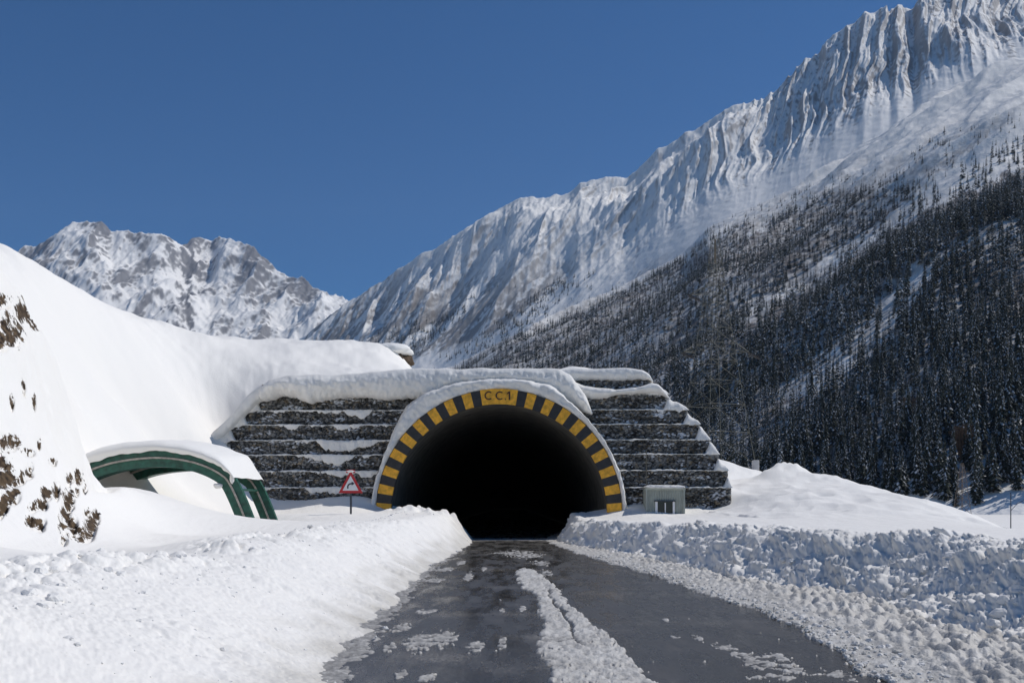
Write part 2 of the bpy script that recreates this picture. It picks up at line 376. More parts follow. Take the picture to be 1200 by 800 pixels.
def ground_z(X, Y, detail=True):
    z = base_z(X, Y)
    dl = eL(Y)-X; df = X-fR(Y)
    wl = curve([(0,3.9),(14,4.0),(30,3.4),(42,2.4),(50,1.5),(60,1.5)], Y)
    wr = curve([(0,2.7),(20,2.5),(30,2.2),(45,1.5),(60,1.0)], Y)
    SL = sstep(-.05, 1, dl/wl)**.8*1.0; SR = sstep(-.02, 1, df/wr)
    road = np.maximum(SL, SR)
    rd = np.where((dl < 0) & (df < 0), 0, road)
    cut = sstep(60, 50, Y)
    k = 1-(1-rd)*np.where(Y < 54, 1, 0)
    z = -.12+(z+.12)*k
    if detail:
        nearroad_l = sstep(-.1,.5,dl)*sstep(wl+1.0,wl-.5,dl-.7*noise(X*.8,Y*.5,14))*(Y < 54)
        nearroad_r = sstep(-.2,.3,df)*sstep(wr+1.1,wr-.3,df-.4*noise(X*.9,Y*.6,15))*(Y < 54)
        dome = lambda c, r=.62: np.clip(1-(c/r)**2,0,1)**.6
        U = X*.95+z*1.0                   # distance along the sloping face, so lumps are not stretched down it
        UR = X*.9-z*1.0
        UR = X*.9+z*1.0
        w1 = .35*noise(U*1.1,Y*1.1,16); w2 = .35*noise(U*1.1+9,Y*1.1,17)
        clump = sstep(-.25,.45,fbm(U*.55,Y*.55,3,25))
        c1 = worley(U*1.9+w1,Y*1.7+w2,26)[0]; c2 = worley(U*4.6+w1,Y*4.2+w2,27)[0]; c3 = worley(U*10+w1*2,Y*9+w2*2,19)[0]
        f4 = noise(U*21,Y*19,24); f5 = noise(U*44,Y*40,18)
        crest = np.exp(-((dl-wl*.93)/.6)**2)
        lum_l = clump*(.06*dome(c1)+.055*dome(c2))+.03*dome(c3)*(.3+.7*clump)+.012*f4+.006*f5
        lum_l = lum_l+.07*fbm(U*.8,Y*.6,3,23)
        d_l = nearroad_l*(lum_l+crest*.10*clump*dome(c2))
        cl2 = sstep(-.4,.35,fbm(U*.5+3,Y*.45,3,20))
        lum_r = .20*fbm(U*.9+.5*Y,Y*.8,4,28)+cl2*(.16*dome(c1)+.10*dome(c2))+.05*dome(c3)+.022*f4+.01*f5
        rc = np.exp(-((df-wr*.9)/.55)**2)
        d_r = nearroad_r*(lum_r-.05+rc*.12*noise(X*1.3,Y*1.3,29))
        z = z+d_l*.92+d_r*.72
        DX = d_l*.35-d_r*.75
        # smooth wind blown field
        away = (1-np.maximum(nearroad_l,nearroad_r))*k
        z = z+away*(.035*fbm(X*.35,Y*.16,3,31)+.012*noise(X*2.4,Y*.8,32)+.006*noise(X*7,Y*3,33))
        hill = sstep(2.2,5,z)*sstep(140,90,Y)
        z = z+hill*(.42*fbm(X*.2,Y*.2,4,34)+.13*fbm(X*.8+z*.3,Y*.5,3,35)*sstep(-.2,.4,noise(X*.15,Y*.15,47))+.09*ridged(X*.35+z*.25,Y*.22,3,48))
        gul = sstep(2.,3.,z)*(X < -8.5)*sstep(36,28,Y)*sstep(14,18,Y)
        z = z+gul*(.45*fbm(X*.7+z*.35,Y*.45-z*.2,4,36)-.22*ridged(X*1.1+z*.9,Y*.5,3,37)+.05*noise(X*4,z*3,40))
        for mx_,my_,mh,mr_ in ((16.9,61,.62,1.1),(15.6,59.5,.35,1.0),(18.2,58,.22,1.1),(17.6,50,-.16,.8),(13.6,47.5,-.2,.6),(15.2,49,-.22,.55),(18.6,41.5,.18,1.0),(17.2,41,-.16,.5)):
            z = z+mh*np.exp(-((X-mx_)**2+((Y-my_)*.8)**2)/mr_**2)*(1+.5*noise(X*1.7,Y*1.7,46))
        for mx_,my_,mh,mr_ in ((-4.4,49.3,.34,.55),(-3.5,50.2,.34,.45),(-5.1,48.4,.26,.6),(-2.9,50.9,.26,.35),(-4.0,48.2,.2,.4),(-6.0,49.2,.18,.6)):
            z = z+mh*np.exp(-((X-mx_)**2+((Y-my_)*.8)**2)/mr_**2)*(1+.9*noise(X*2.6,Y*2.6,49))
        z = z-1.35*np.exp(-((X+12.0+.43*(Y-28.5))/.95)**2)*sstep(24,27.5,Y)*sstep(35,31,Y)*sstep(2.0,3.4,z)
        q_ = (X+15.2+.32*(Y-34.5))/1.7; z = z-.95*np.exp(-q_**2-((Y-34.8)/2.6)**2)*(Y < 38.2)
        rmound = (X > 10)*sstep(34,42,Y)*sstep(75,64,Y)
        z = z+rmound*(.30*fbm(X*.3,Y*.22,3,38)+.10*ridged(X*.35+3,Y*.25,2,39))
        s = soil_mask(X, Y, z)
        z = z-sstep(-.2,.5,s)*(.16+.12*noise(X*4,z*4,43))
        return z, DX
    return z

def build_ground():
    px = np.concatenate([np.linspace(-2600,-60,110)[:-1]**1, np.linspace(-60,1260,940), np.linspace(1260,3800,110)[1:]])
    a = (px-600)/F
    Yr = np.concatenate([np.geomspace(1.2,4.5,40)[:-1], np.geomspace(4.5,9,110)[:-1], np.geomspace(9,32,430)[:-1], np.geomspace(32,58,160)[:-1], np.geomspace(58,140,90)[:-1], np.geomspace(140,9000,90)])
    A, YY = np.meshgrid(a, Yr)
    X = A*YY
    Z, DX = ground_z(X, YY)
    X0 = X; X = X+DX
    V = np.stack([X,YY,Z],-1)
    gap = (YY > 53.25) & (YY < 54.7) & (X > -14.4) & (X < 11.6)
    hole = gap | ((YY >= 53.25) & (YY < 54.9) & (np.abs(X-XC) < 7))
    bad = hole
    kf = ~(bad[:-1,:-1] | bad[1:,:-1] | bad[:-1,1:] | bad[1:,1:])
    # no sheet over the road bed (the road carries it) -> keep, it lies 12 cm under
    s = soil_mask(X, YY, Z)
    dl = eL(YY)-X; df = X-fR(YY)
    col = np.empty(V.shape); col[:] = (.90,.863,.80)
    dirt = np.clip(sstep(1.5,.0,dl+.5*noise(X*2.3,YY*1.3,51)),0,1)*(dl > -1)*.72
    dirt = np.maximum(dirt, sstep(.35,-.1,df+.2*noise(X*3,YY*3,52))*(df > -3)*.6)*(YY < 60)
    grey = .5*sstep(.15,.6,fbm(X*1.6,YY*1.6,3,53))*sstep(1.8,.3,dl)*(dl > 0)*.5
    grey = np.maximum(grey, sstep(-.1,.5,fbm(X*1.4,YY*1.4,3,54))*sstep(3.0,.3,df)*(df > -.3)*.30+.06*sstep(2.6,1.6,df)*(df > -.3))*(YY < 56)
    dirt = np.clip(dirt+grey,0,1)[...,None]
    col = col*(1-dirt)+np.array((.50,.465,.40))*dirt
    Vf = V.reshape(-1,3); cf = np.c_[col.reshape(-1,3), s.reshape(-1)]
    n, m2 = X.shape
    cx = .25*(X[:-1,:-1]+X[1:,:-1]+X[:-1,1:]+X[1:,1:]); cy = .25*(YY[:-1,:-1]+YY[1:,:-1]+YY[:-1,1:]+YY[1:,1:])
    allf = grid_faces(n, m2)
    lb = (eL(cy)-cx > -.6) & (eL(cy)-cx < 4.6) & (cy < 54) & (cx < .8)
    rb = (cx-fR(cy) > -.5) & (cx-fR(cy) < 3.2) & (cy < 54)
    for nm, mask, lab in (('snow_ground', kf & ~lb & ~rb, 'smooth white snow covering the hillside, verges and valley floor'),
                     ('snow_bank', kf & lb, 'sunlit ploughed snow bank along the left edge of the wet road'),
                     ('snow_bank', kf & rb, 'steep lumpy shaded snow bank along the right edge of the wet road')):
        v, f, c = compact(Vf, allf[mask.reshape(-1)], cf)
        o = link(nm, np_mesh(nm, v, f, True, c[:,:3], ('soil', c[:,3])), M['snow_v'])
        tag(o, lab, 'snow', kind='structure')
build_ground()

# road sheet into the tunnel
ys = np.linspace(-8, 372, 420); xs = np.linspace(0, 1, 12)
YY, T = np.meshgrid(ys, xs, indexing='ij')
x0 = np.where(YY < 53.1, curve(EDGE_L, YY)-1.0, XC-RI+.05); x1 = np.where(YY < 53.1, np.maximum(curve(FOOT_R, YY)+.5, curve(EDGE_R,YY)+1), XC+RI-.05)
XX = x0+(x1-x0)*T
tag(link('road', np_mesh('road', np.stack([XX,YY,0*XX+.012*np.sin(T*math.pi)],-1).reshape(-1,3), grid_faces(*XX.shape)), M['asphalt']),
    'wet dark asphalt road running into the tunnel', 'road', kind='structure')

# slush: dirty margins, the strip between the wheel tracks and thrown patches
STRIP_L = [(9,.28),(11.4,.33),(12.5,.30),(13.4,.26),(14.5,.34),(16.2,.45),(17,.37),(19,.42),(20,.47),(21,.35),(22.5,.12),(25,.05),(28,.05),(30,.25)]
STRIP_R = [(9,1.6),(11.4,1.55),(12.5,1.5),(14.5,1.42),(16.2,1.30),(18,1.18),(19.5,1.12),(21,1.1),(23,1.05),(26,.85),(28,.72),(30,.5)]
PATCH = [(497,752,26,16),(517,748,22,13),(455,760,10,8),(470,735,14,6),(557,757,14,8),(588,752,6,10),(550,675,7,6),(567,667,4,3),(500,717,16,4),(590,716,8,3),(617,650,26,5),(600,648,22,4),(634,660,14,4),(640,672,9,5),
         (890,778,26,10),(915,772,20,8),(930,785,30,9),(870,770,16,7),(845,758,14,7),(820,750,10,6),(980,790,18,8),(795,748,10,4),(780,727,6,4),(900,795,40,6),(500,795,20,6),(470,790,10,5),(520,668,18,3),(505,680,20,3),(540,660,8,3),(612,714,6,4)]
def build_slush():
    a = np.linspace((330-600)/F, (1290-600)/F, 1000)
    Yr = np.concatenate([np.geomspace(8.5,54,420)[:-1], np.linspace(54,70,40)])
    A, YY = np.meshgrid(a, Yr); X = A*YY
    L = eL(YY); Rr = eR(YY); Fr = fR(YY)
    n1 = fbm(X*1.8,YY*.9,3,61); n2 = noise(X*7,YY*4.5,62); n3 = noise(X*16,YY*13,63); n4 = noise(X*34,YY*30,60)
    c2 = worley(X*5.2,YY*4.6,64)[0]; c3 = worley(X*11,YY*10,65)[0]
    rag = .10*n1+.05*n2+.02*n3
    # margins
    ml = sstep(-.02,.35,(L+.10-X)+rag*1.6)
    # left margin thins out over a wide stained band
    mr = sstep(-.02,.30,(X-Rr)+rag*1.8)
    sl = curve(STRIP_L, YY, .3); sr = curve(STRIP_R, YY, .3)
    d = np.minimum(X-sl, sr-X)
    ms = sstep(-.01,.14,d+rag*1.1)*sstep(31,28,YY+2*n1)*(1-.8*sstep(.0,.07,np.abs(X-(.72+.02*(24-YY)+.10*n1+.05*n2))*-1+.06+.04*n1)*sstep(12,15,YY)*sstep(24,20,YY))
    ms = ms*(1-sstep(.35,.75,fbm(X*.9,YY*.45,2,66))*.6)
    mp = np.zeros(X.shape)
    for px,py,rx,ry in PATCH:
        Yc = F*ZC/(py-HY); Xc = (px-600)/F*Yc
        sx = rx/F*Yc; sy = ry*Yc/(py-HY)
        q = np.sqrt(((X-Xc)/sx)**2+((YY-Yc)/sy)**2)
        mp = np.maximum(mp, sstep(1.25,.2,q+.75*n1))
    mp = sstep(.28,.62,mp*.85+.42*n2+.30*n3+.22*n4)
    ms = ms*(1-sstep(.45,.75,n2*.6+n3*.5+.4*n1)*.85)
    far = sstep(49,51.5,YY+.8*n1+.3*(X+.2)**2*.15)*sstep(60,53,YY)          # snow dragged across the tunnel mouth
    lum = .017*np.clip(1-(c2/.6)**2,0,1)**.6*sstep(-.2,.4,n2+n1)+.014*np.clip(1-(c3/.6)**2,0,1)**.6+.008*n3+.006*n4+.02*n2-.015
    h = np.full(X.shape, -.05)
    def lay(m, top, rough): return -.05+m*(.05+top)+m*lum*rough
    h = np.maximum(h, lay(sstep(.1,1.0,ml+.15*n3+.1*n2), .014, .4)); 
    h = np.maximum(h, lay(sstep(.15,.8,mr+.3*n3+.2*n4), .035+.09*sstep(.3,1.8,X-Rr)*(1+n2), (.55+.35*sstep(.2,1.2,X-Rr))*(1+1.2*sstep(.15,.5,n1)*sstep(.1,.5,n2+.3))))
    h = np.maximum(h, lay(ms, .045, .9)); h = np.maximum(h, lay(mp, .018, .6)); h = np.maximum(h, lay(far*.98, .022, .3))
    # banks spilling a little way into the tunnel
    sp = np.exp(-np.clip(YY-52.6,0,99)/1.4)*(YY > 52.6)
    bank = np.maximum(sstep(0,1.4,L-X), sstep(0,1.2,X-Fr))*1.2*sp
    h = np.where(YY > 52.6, np.maximum(h, bank-.05+lum), h)
    # sink under the snow banks outside
    under = np.maximum(sstep(.5,1.0,L-X), sstep(.25,.8,X-Fr))*(YY < 52.6)
    h = h-under*.35
    inside = (YY > 52.2) & (np.abs(X-XC) > RI-.12)
    keepv = (h > -.03) & ~inside
    kf = keepv[:-1,:-1] & keepv[1:,:-1] & keepv[:-1,1:] & keepv[1:,1:]
    kf = (keepv[:-1,:-1] | keepv[1:,:-1] | keepv[:-1,1:] | keepv[1:,1:]) & ~(inside[:-1,:-1]|inside[1:,:-1]|inside[:-1,1:]|inside[1:,1:])
    t = np.clip(.5+.6*fbm(X*1.3,YY*1.0,3,67)+.25*n3, 0, 1)[...,None]
    col = np.array((.42,.395,.355))*(1-t)+np.array((.68,.655,.61))*t
    thin = sstep(.042,.0,h+.012*n3)[...,None]*.72
    col = col*(1-thin)+np.array((.15,.14,.13))*thin
    V = np.stack([X,YY,h],-1).reshape(-1,3)
    v, f, c = compact(V, grid_faces(*X.shape)[kf.reshape(-1)], col.reshape(-1,3))
    tag(link('slush', np_mesh('slush', v, f, True, c), M['slush']), 'dirty cream slush in a strip along the middle of the road and on its margins', 'slush', kind='stuff')
build_slush()

# loose clods along both banks: too many to count, one mass
def build_clods():
    bm = bmesh.new(); bmesh.ops.create_icosphere(bm, subdivisions=2, radius=1)
    bv = np.array([v.co[:] for v in bm.verts]); bf = np.array([[v.index for v in f.verts] for f in bm.faces]); bm.free()
    shapes = []
    for k in range(10):
        q = 1+.38*noise(bv[:,0]*1.7+k*9, bv[:,1]*1.7+bv[:,2]*1.3, 70+k)+.16*noise(bv[:,0]*4+k*3,bv[:,2]*4+bv[:,1]*2, 90+k)
        shapes.append(bv*q[:,None]*np.array([1,.85,.68]))
    pts = []
    for _ in range(4200):          # slush margin on the right
        Y = 9*(36/9)**RNG.random(); t = RNG.random()
        x = eR(np.array(Y))+.05+(fR(np.array(Y))-eR(np.array(Y))+.35)*t
        pts.append((float(x),Y, .008+.085*RNG.random()**4.5*(.5+t), 0))
    for _ in range(700):           # right bank face and crest
        Y = 9*(48/9)**RNG.random(); t = RNG.random()*1.7
        pts.append((float(fR(np.array(Y)))+t, Y, .03+.12*RNG.random()**3, 1))
    for _ in range(420):          # left bank
        Y = 8*(50/8)**RNG.random(); t = RNG.random()**.8*3.8
        pts.append((float(eL(np.array(Y)))-t, Y, .012+.045*RNG.random()**3, 2))
    for _ in range(260):          # crest of the left bank
        Y = 9*(48/9)**RNG.random()
        pts.append((float(eL(np.array(Y)))-3.4+RNG.normal()*.45, Y, .02+.08*RNG.random()**3, 2))
    p = np.array(pts)
    zg = np.maximum(ground_z(p[:,0],p[:,1])[0], .05)
    VV, FF, CC = [], [], []; o = 0
    for (x,y,s,k), z in zip(pts, zg):
        sh = shapes[RNG.integers(10)]; an = RNG.random()*6.28; c, q = math.cos(an), math.sin(an)
        v = sh*s; v = np.stack([v[:,0]*c-v[:,1]*q, v[:,0]*q+v[:,1]*c, v[:,2]],-1)+np.array((x,y,z-s*.15))
        VV.append(v); FF.append(bf+o); o += len(v)
        g = RNG.random()
        base = np.array((.56,.53,.47))*(1-g)+np.array((.74,.72,.69))*g if k == 0 else np.array((.88,.85,.80))*(.9+.1*g)
        CC.append(np.tile(base,(len(v),1)))
    tag(link('snow_clods', np_mesh('snow_clods', np.concatenate(VV), np.concatenate(FF), False, np.concatenate(CC)), M['slush']),
        'loose broken lumps of snow thrown along both banks of the road', 'snow lumps', kind='stuff')
build_clods()

# ------------------------------------------------------------------ mountains
def mountain(name, label, px, crest, foot, nr, power, disp, colour, back=.16, tmin=0.0):
    px = np.asarray(px); c = np.array(crest, float); f = np.array(foot, float)
    cp = np.interp(px, c[:,0], c[:,1]); cY = np.interp(px, c[:,0], c[:,2]); 
    fp = np.interp(px, f[:,0], f[:,1]); fY = np.interp(px, f[:,0], f[:,2])
    def sm(v, k):
        kk = np.hanning(k+2)[1:-1]; kk /= kk.sum()
        return np.convolve(np.pad(v, k//2, mode='edge'), kk, 'valid')[:len(v)]
    cY = sm(cY, 61); fp = sm(fp, 41); fY = sm(fY, 61); cp = sm(cp, 5)
    zc = ZC+(HY-cp)/F*cY; zf = ZC+(HY-fp)/F*fY
    t = np.concatenate([np.linspace(tmin,1,nr), 1+np.linspace(.02,1,14)**1.3*back*3])
    T = t[:,None]
    YY = fY+(cY-fY)*T
    rise = np.clip(T,0,1)**power
    Z = zf+(zc-zf)*rise
    over = np.clip(T-1,0,9)
    Z = Z-over*(zc-zf)*1.1
    X = (px-600)/F*YY
    Z, extra = disp(X, YY, Z, np.broadcast_to(T, YY.shape), np.broadcast_to(px, YY.shape))
    gy = np.gradient(Z, axis=0)/np.maximum(np.gradient(YY, axis=0),.1)
    gx = np.gradient(Z, axis=1)/np.maximum(np.gradient(X, axis=1),.05)-0
    PY = HY-(Z-ZC)/YY*F
    col = colour(X, YY, Z, np.broadcast_to(T, YY.shape), np.broadcast_to(px, YY.shape), PY, gx, gy, extra)
    me = np_mesh(name, np.stack([X,YY,Z],-1).reshape(-1,3), grid_faces(*X.shape), True, col.reshape(-1,3))
    o = link(name, me, M['rock_v']); tag(o, label, 'mountain', kind='structure')
    return X, YY, Z, PY
def mix(a, b, t): return a*(1-t[...,None])+np.array(b)*t[...,None]
SNOW = np.array((.89,.862,.815))

# distant pair of snowy peaks at the left
def c_disp(X,Y,Z,T,px):
    env = np.clip(T,0,1)**.6
    n = ridged(X/1300+.1,Y/1900,5,101,.5)-.45
    n2 = ridged(X/420-Y/1400,Y/1100+X/1400,5,105,.55)-.4
    n3 = fbm(X/60,Y/90,4,109)
    crest = 1-.75*np.exp(-((T-1)/.07)**2)
    return Z+env*(crest*(n*300+n2*120)+n3*16*(.4+.6*crest)+ (n2*45+n3*12)*(1-crest)), n2
def c_col(X,Y,Z,T,px,PY,gx,gy,e):
    st = np.hypot(gx,gy)
    f = fbm(X/260,Y/420,5,111,.6)
    v = sstep(-.05,.30,f*1.1+.35*(st-.8)+.5*(T-.55)*sstep(.2,.6,T)-.24+.24*noise(X/28,Y/40,112))*.95
    rc = np.array((.13,.125,.13))*(1+.5*noise(X/34,Y/34,113)[...,None])
    return SNOW*(1-v[...,None]*.92)+rc*v[...,None]*.92
pxs = np.linspace(-500, 520, 760)
CREST_C = [(-500,330,8800),(-300,300,8600),(-150,330,8500),(-60,300,8500),(0,299,8500),(18,292,8500),(30,289,8500),(45,282,8500),(55,279,8500),(66,272,8500),(78,266,8500),(90,263,8500),(102,261,8500),(112,263,8500),(122,263,8500),(132,268,8500),(140,266,8500),(155,269,8500),(168,270,8500),(188,271,8500),(200,275,8500),(212,283,8550),(219,284,8800),(227,277,9000),(238,280,9100),(247,283,9100),(258,277,9000),(268,281,8900),(280,286,8800),(290,288,8700),(300,296,8600),(315,308,8500),(340,322,8400),(372,336,8200),(402,350,8000),(450,385,7800),(520,430,7600)]
mountain('distant_peaks', 'rugged snow covered peaks with dark rock faces closing the valley at the left', pxs, CREST_C,
         [(-500,560,5200),(520,560,5200)], 300, 1.25, c_disp, c_col)

# long snowy ridge on the right
CREST_B = [(300,428,4900),(345,400,4750),(360,390,4709),(378,374,4660),(400,357,4600),(415,350,4573),(432,338,4542),(447,331,4515),(462,318,4487),(476,309,4462),(492,297,4433),(507,293,4405),(522,283,4378),(545,270,4336),(562,261,4305),(575,252,4282),(592,243,4251),(606,233,4225),(622,229,4198),(640,231,4179),(655,229,4162),(668,224,4149),(680,212,4136),(700,208,4114),(715,205,4098),(734,206,4078),(746,197,4065),(757,186,4053),(772,173,4037),(788,165,4020),(803,153,4004),(815,150,3991),(826,143,3979),(842,131,3962),(856,122,3947),(870,119,3932),(884,116,3917),(897,113,3903),(908,106,3890),(918,95,3878),(930,82,3862),(944,68,3845),(958,62,3828),(967,52,3816),(978,39,3802),(990,32,3788),(1003,25,3771),(1013,13,3759),(1022,16,3748),(1032,11,3735),(1043,16,3721),(1052,3,3710),(1062,8,3698),(1070,12,3688),(1080,-6,3675),(1095,-18,3656),(1115,-22,3635),(1140,-30,3610),(1170,-24,3580),(1200,-40,3550),(1260,-20,3505),(1400,60,3400)]
FOOT_B = [(300,520,3300),(345,510,3200),(400,510,3100),(520,500,2900),(620,450,2750),(700,400,2700),(830,300,2500),(1000,215,2400),(1100,160,2350),(1200,120,2300),(1400,110,2250)]
def b_disp(X,Y,Z,T,px):
    wx = 260*fbm(X/900,Y/900,2,120); wy = 260*fbm(X/900+7,Y/900,2,119)
    right = sstep(720,1000,px)
    th_ = .72*(1-right)+.40*right
    xr, yr = X-650, Y-3600
    s = xr*np.cos(th_)-yr*np.sin(th_)+wx*(1-.55*right); al = xr*np.sin(th_)+yr*np.cos(th_)+wy
    big = ridged(s/760,al/1900,4,121,.5)-.45
    mid = ridged(s/250,al/1200,4,125,.5)-.42
    fx = X-650-(.14+.28*right)*(Y-3600)+.16*wx
    flute = ridged(fx/85+.3*noise(X/140,Y/260,130),Y/1100,4,129,.55)-.42
    fine = fbm(X/30,Y/60,4,133)*(1-.25*right)+.6*right*fbm(X/75+wx/200,Y/110,3,134)
    up = sstep(.12,.8,T)
    c = np.exp(-((T-1)/.05)**2)
    d = up*(big*135*(1-.85*c)*(1-.25*right)+mid*52*(1-.72*c)*(1-.55*right))+(.3+.7*up)*fine*6.5*(1-.2*c)
    d = d+up*(ridged(fx/34+.15*noise(X/60,Y/140,137),Y/900,3,138)-.4)*(6+11*right)*(.25+.75*sstep(-.2,.25,fbm(X/300,Y/400,2,139)))
    d = d+sstep(.3,.7,T)*flute*(34*right+13)*(1-.7*c)
    env = sstep(0,.12,T)
    return Z+d*env, (mid, flute, fine)
def b_col(X,Y,Z,T,px,PY,gx,gy,e):
    mid, flute, fine = e
    st = np.hypot(gx,gy)
    s = X*.55-Y*.83; al = X*.83+Y*.55
    n = fbm(s/90,al/330,5,141); nf = fbm(X/16,Y/22,3,143)
    rock = sstep(1.25,2.1,st+.8*n+.55*nf)*sstep(.25,.6,T)*.6
    # brown birch scrub on the lower spurs, none in the avalanche chutes
    low = sstep(1.0,.35,(PY*-1+430)/150+.75*n-.15)*sstep(250,330,PY+25*n)
    chute = np.zeros(X.shape)
    for poly, w in (([(800,215),(770,240),(735,285),(700,318),(640,362),(585,402),(520,425),(490,432)],15),([(840,250),(815,275),(760,295),(725,320),(660,372),(640,395)],9),([(505,385),(450,418)],6)):
        poly = np.array(poly)
        for (ax,ay),(bx,by) in zip(poly[:-1],poly[1:]):
            tt = np.clip(((px-ax)*(bx-ax)+(PY-ay)*(by-ay))/((bx-ax)**2+(by-ay)**2),0,1)
            dd = np.hypot(px-ax-tt*(bx-ax), PY-ay-tt*(by-ay))
            chute = np.maximum(chute, sstep(1.25,.6,dd/w+.35*n+.2*nf))
    scrub = low*sstep(-.1,.45,n*1.2+nf*.65-.5*mid+.16)*(1-chute)*.72
    rgt = sstep(720,1000,px); fx = X-650-(.14+.28*rgt)*(Y-3600)
    stre = fbm(fx/30+.2*nf, Y/420, 5, 147, .6)+.5*noise(X/11,Y/40,148)
    cl = sstep(700,950,px+120*n)
    ribs = sstep(.10,.42,stre+.20*st-.36+.14*cl)*sstep(.2,.5,T)*(.34+.40*cl)
    rc = np.array((.13,.115,.11))*(1+.5*nf[...,None])
    c = SNOW*np.ones(X.shape+(1,))
    c = c*(1-np.maximum(rock,ribs)[...,None])+rc*np.maximum(rock,ribs)[...,None]
    sc = np.array((.105,.085,.075))*(1+.3*nf[...,None])
    return c*(1-scrub[...,None])+sc*scrub[...,None]
GB = mountain('mountain_ridge', 'long steep snow covered ridge rising to fluted cliffs at the upper right', np.linspace(300,1400,1050), CREST_B, FOOT_B, 420, 1.12, b_disp, b_col)

# nearer forested slope on the right
CREST_A = [(420,470,2700),(480,440,2600),(530,431,2500),(600,394,2480),(650,374,2450),(700,352,2430),(760,318,2400),(800,295,2380),(830,266,2360),(870,247,2340),(930,220,2300),(985,186,2260),(1020,165,2240),(1060,139,2200),(1100,112,2150),(1130,98,2120),(1155,83,2080),(1180,73,2050),(1200,68,2000),(1300,60,1950),(1420,90,1900)]
FOOT_A = [(420,560,1000),(530,560,850),(700,566,700),(870,575,560),(1000,596,460),(1080,603,410),(1120,606,395),(1200,608,380),(1420,608,370)]
def a_disp(X,Y,Z,T,px):
    s = X*.45-Y*.89; al = X*.89+Y*.45
    e = sstep(0,.2,T)
    c = np.exp(-((T-1)/.05)**2)
    big = ridged(s/420+.3*noise(X/300,Y/300,150),al/1500,3,151)-.45
    mid = fbm(s/120,al/330,4,155); fine = fbm(X/22,Y/22,4,157)
    up = sstep(.55,.9,T)*sstep(850,1000,px)
    return Z+e*(big*45*(1-.8*c)+mid*16*(1-.5*c)+up*(ridged(s/150,al/600,3,159)-.4)*38*(1-.5*c))+fine*(1.2+2.2*e), fine
CLEAR1 = [(1260,60),(1200,128),(1150,165),(1090,215),(1040,255),(985,290),(940,318),(890,352),(862,376),(858,384),(905,362),(950,332),(1005,296),(1055,262),(1100,238),(1150,218),(1200,196),(1260,170)]
CLEAR2 = [(1100,303),(1066,324),(1036,346),(1004,376),(970,408),(942,430),(910,460),(918,474),(954,458),(992,436),(1024,414),(1054,378),(1072,352),(1084,338)]
CLEAR3 = [(905,248),(885,262),(868,278),(872,284),(892,268),(912,254)]
CLEAR4 = [(828,405),(800,428),(804,436),(834,414)]
CLEAR5 = [(1062,565),(1100,535),(1135,512),(1200,485),(1260,470),(1260,625),(1062,625)]
def upper_line(px): return curve([(420,480),(530,434),(600,398),(650,378),(700,356),(760,328),(800,304),(830,284),(860,272),(900,258),(950,240),(985,228),(1010,225),(1060,225),(1100,215),(1150,195),(1200,170),(1300,110)], px)
def sparse_line(px): return curve([(420,480),(830,268),(900,236),(960,204),(1010,190),(1060,185),(1075,168),(1200,130),(1300,60)], px)
def wob(px, py): return px+9*noise(px/17,py/17,161)+4*noise(px/6,py/6,162), py+8*noise(px/15,py/15,163)+3*noise(px/6,py/6,164)
def forest_density(px, py):
    qx, qy = wob(px, py)
    d = np.where(qy > upper_line(qx), 1.0, np.where(qy > sparse_line(qx), .015+.30*sstep(.22,.5,noise(px/14,py/20,165)), 0.0))
    d = np.where(in_poly(qx,qy,CLEAR1)|in_poly(qx,qy-9,CLEAR1)|in_poly(qx,qy-17,CLEAR1), .02, d)
    for poly in (CLEAR2, CLEAR3, CLEAR4): d = np.where(in_poly(qx,qy,poly)|in_poly(qx,qy-8,poly)|in_poly(qx,qy-16,poly), .04, d)
    d = d*(.30+.70*sstep(-.42,-.05,noise(px/20+.35*py/20,py/34,167)+.3*noise(px/7,py/9,168)))
    d = np.where(in_poly(px,py,CLEAR5), np.where(noise(px/15,py/9,166) > .22, .45, .0), d)
    return d
def a_col(X,Y,Z,T,px,PY,gx,gy,fine):
    nf = fbm(X/9,Y/9,4,171); n = fbm(X/60,Y/110,4,172)
    qx, qy = wob(px, PY)
    low = sstep(-12,10,qy-upper_line(qx))
    mid = sstep(-25,30,qy-sparse_line(qx))
    c1 = in_poly(qx,qy,CLEAR1).astype(float)
    oth = (in_poly(qx,qy,CLEAR2)|in_poly(qx,qy,CLEAR3)|in_poly(qx,qy,CLEAR4)).astype(float)
    c5 = in_poly(px,PY,CLEAR5).astype(float)
    # scrub and litter between the trunks
    scrub = .10+.50*mid*sstep(-.35,.3,n+nf*.6)+.52*low
    scrub = np.where(c1 > 0, .12+.62*sstep(180,330,PY+30*n)*sstep(-.3,.2,n+nf*.9+.1), scrub)
    scrub = np.where(oth > 0, .15+.45*sstep(-.1,.3,nf+n), scrub)
    scrub = np.where(c5 > 0, .05+.5*sstep(.25,.5,n+nf*.4), scrub)
    scrub = np.clip(scrub*(.75+.6*nf),0,.92)
    rc = np.array((.115,.095,.085))*(1+.35*nf[...,None])
    return SNOW*(1-scrub[...,None])+rc*scrub[...,None]
GA = mountain('forested_slope', 'steep valley side clothed in dark conifers below a snowy shoulder', np.linspace(420,1420,900), CREST_A, FOOT_A, 380, 1.0, a_disp, a_col)

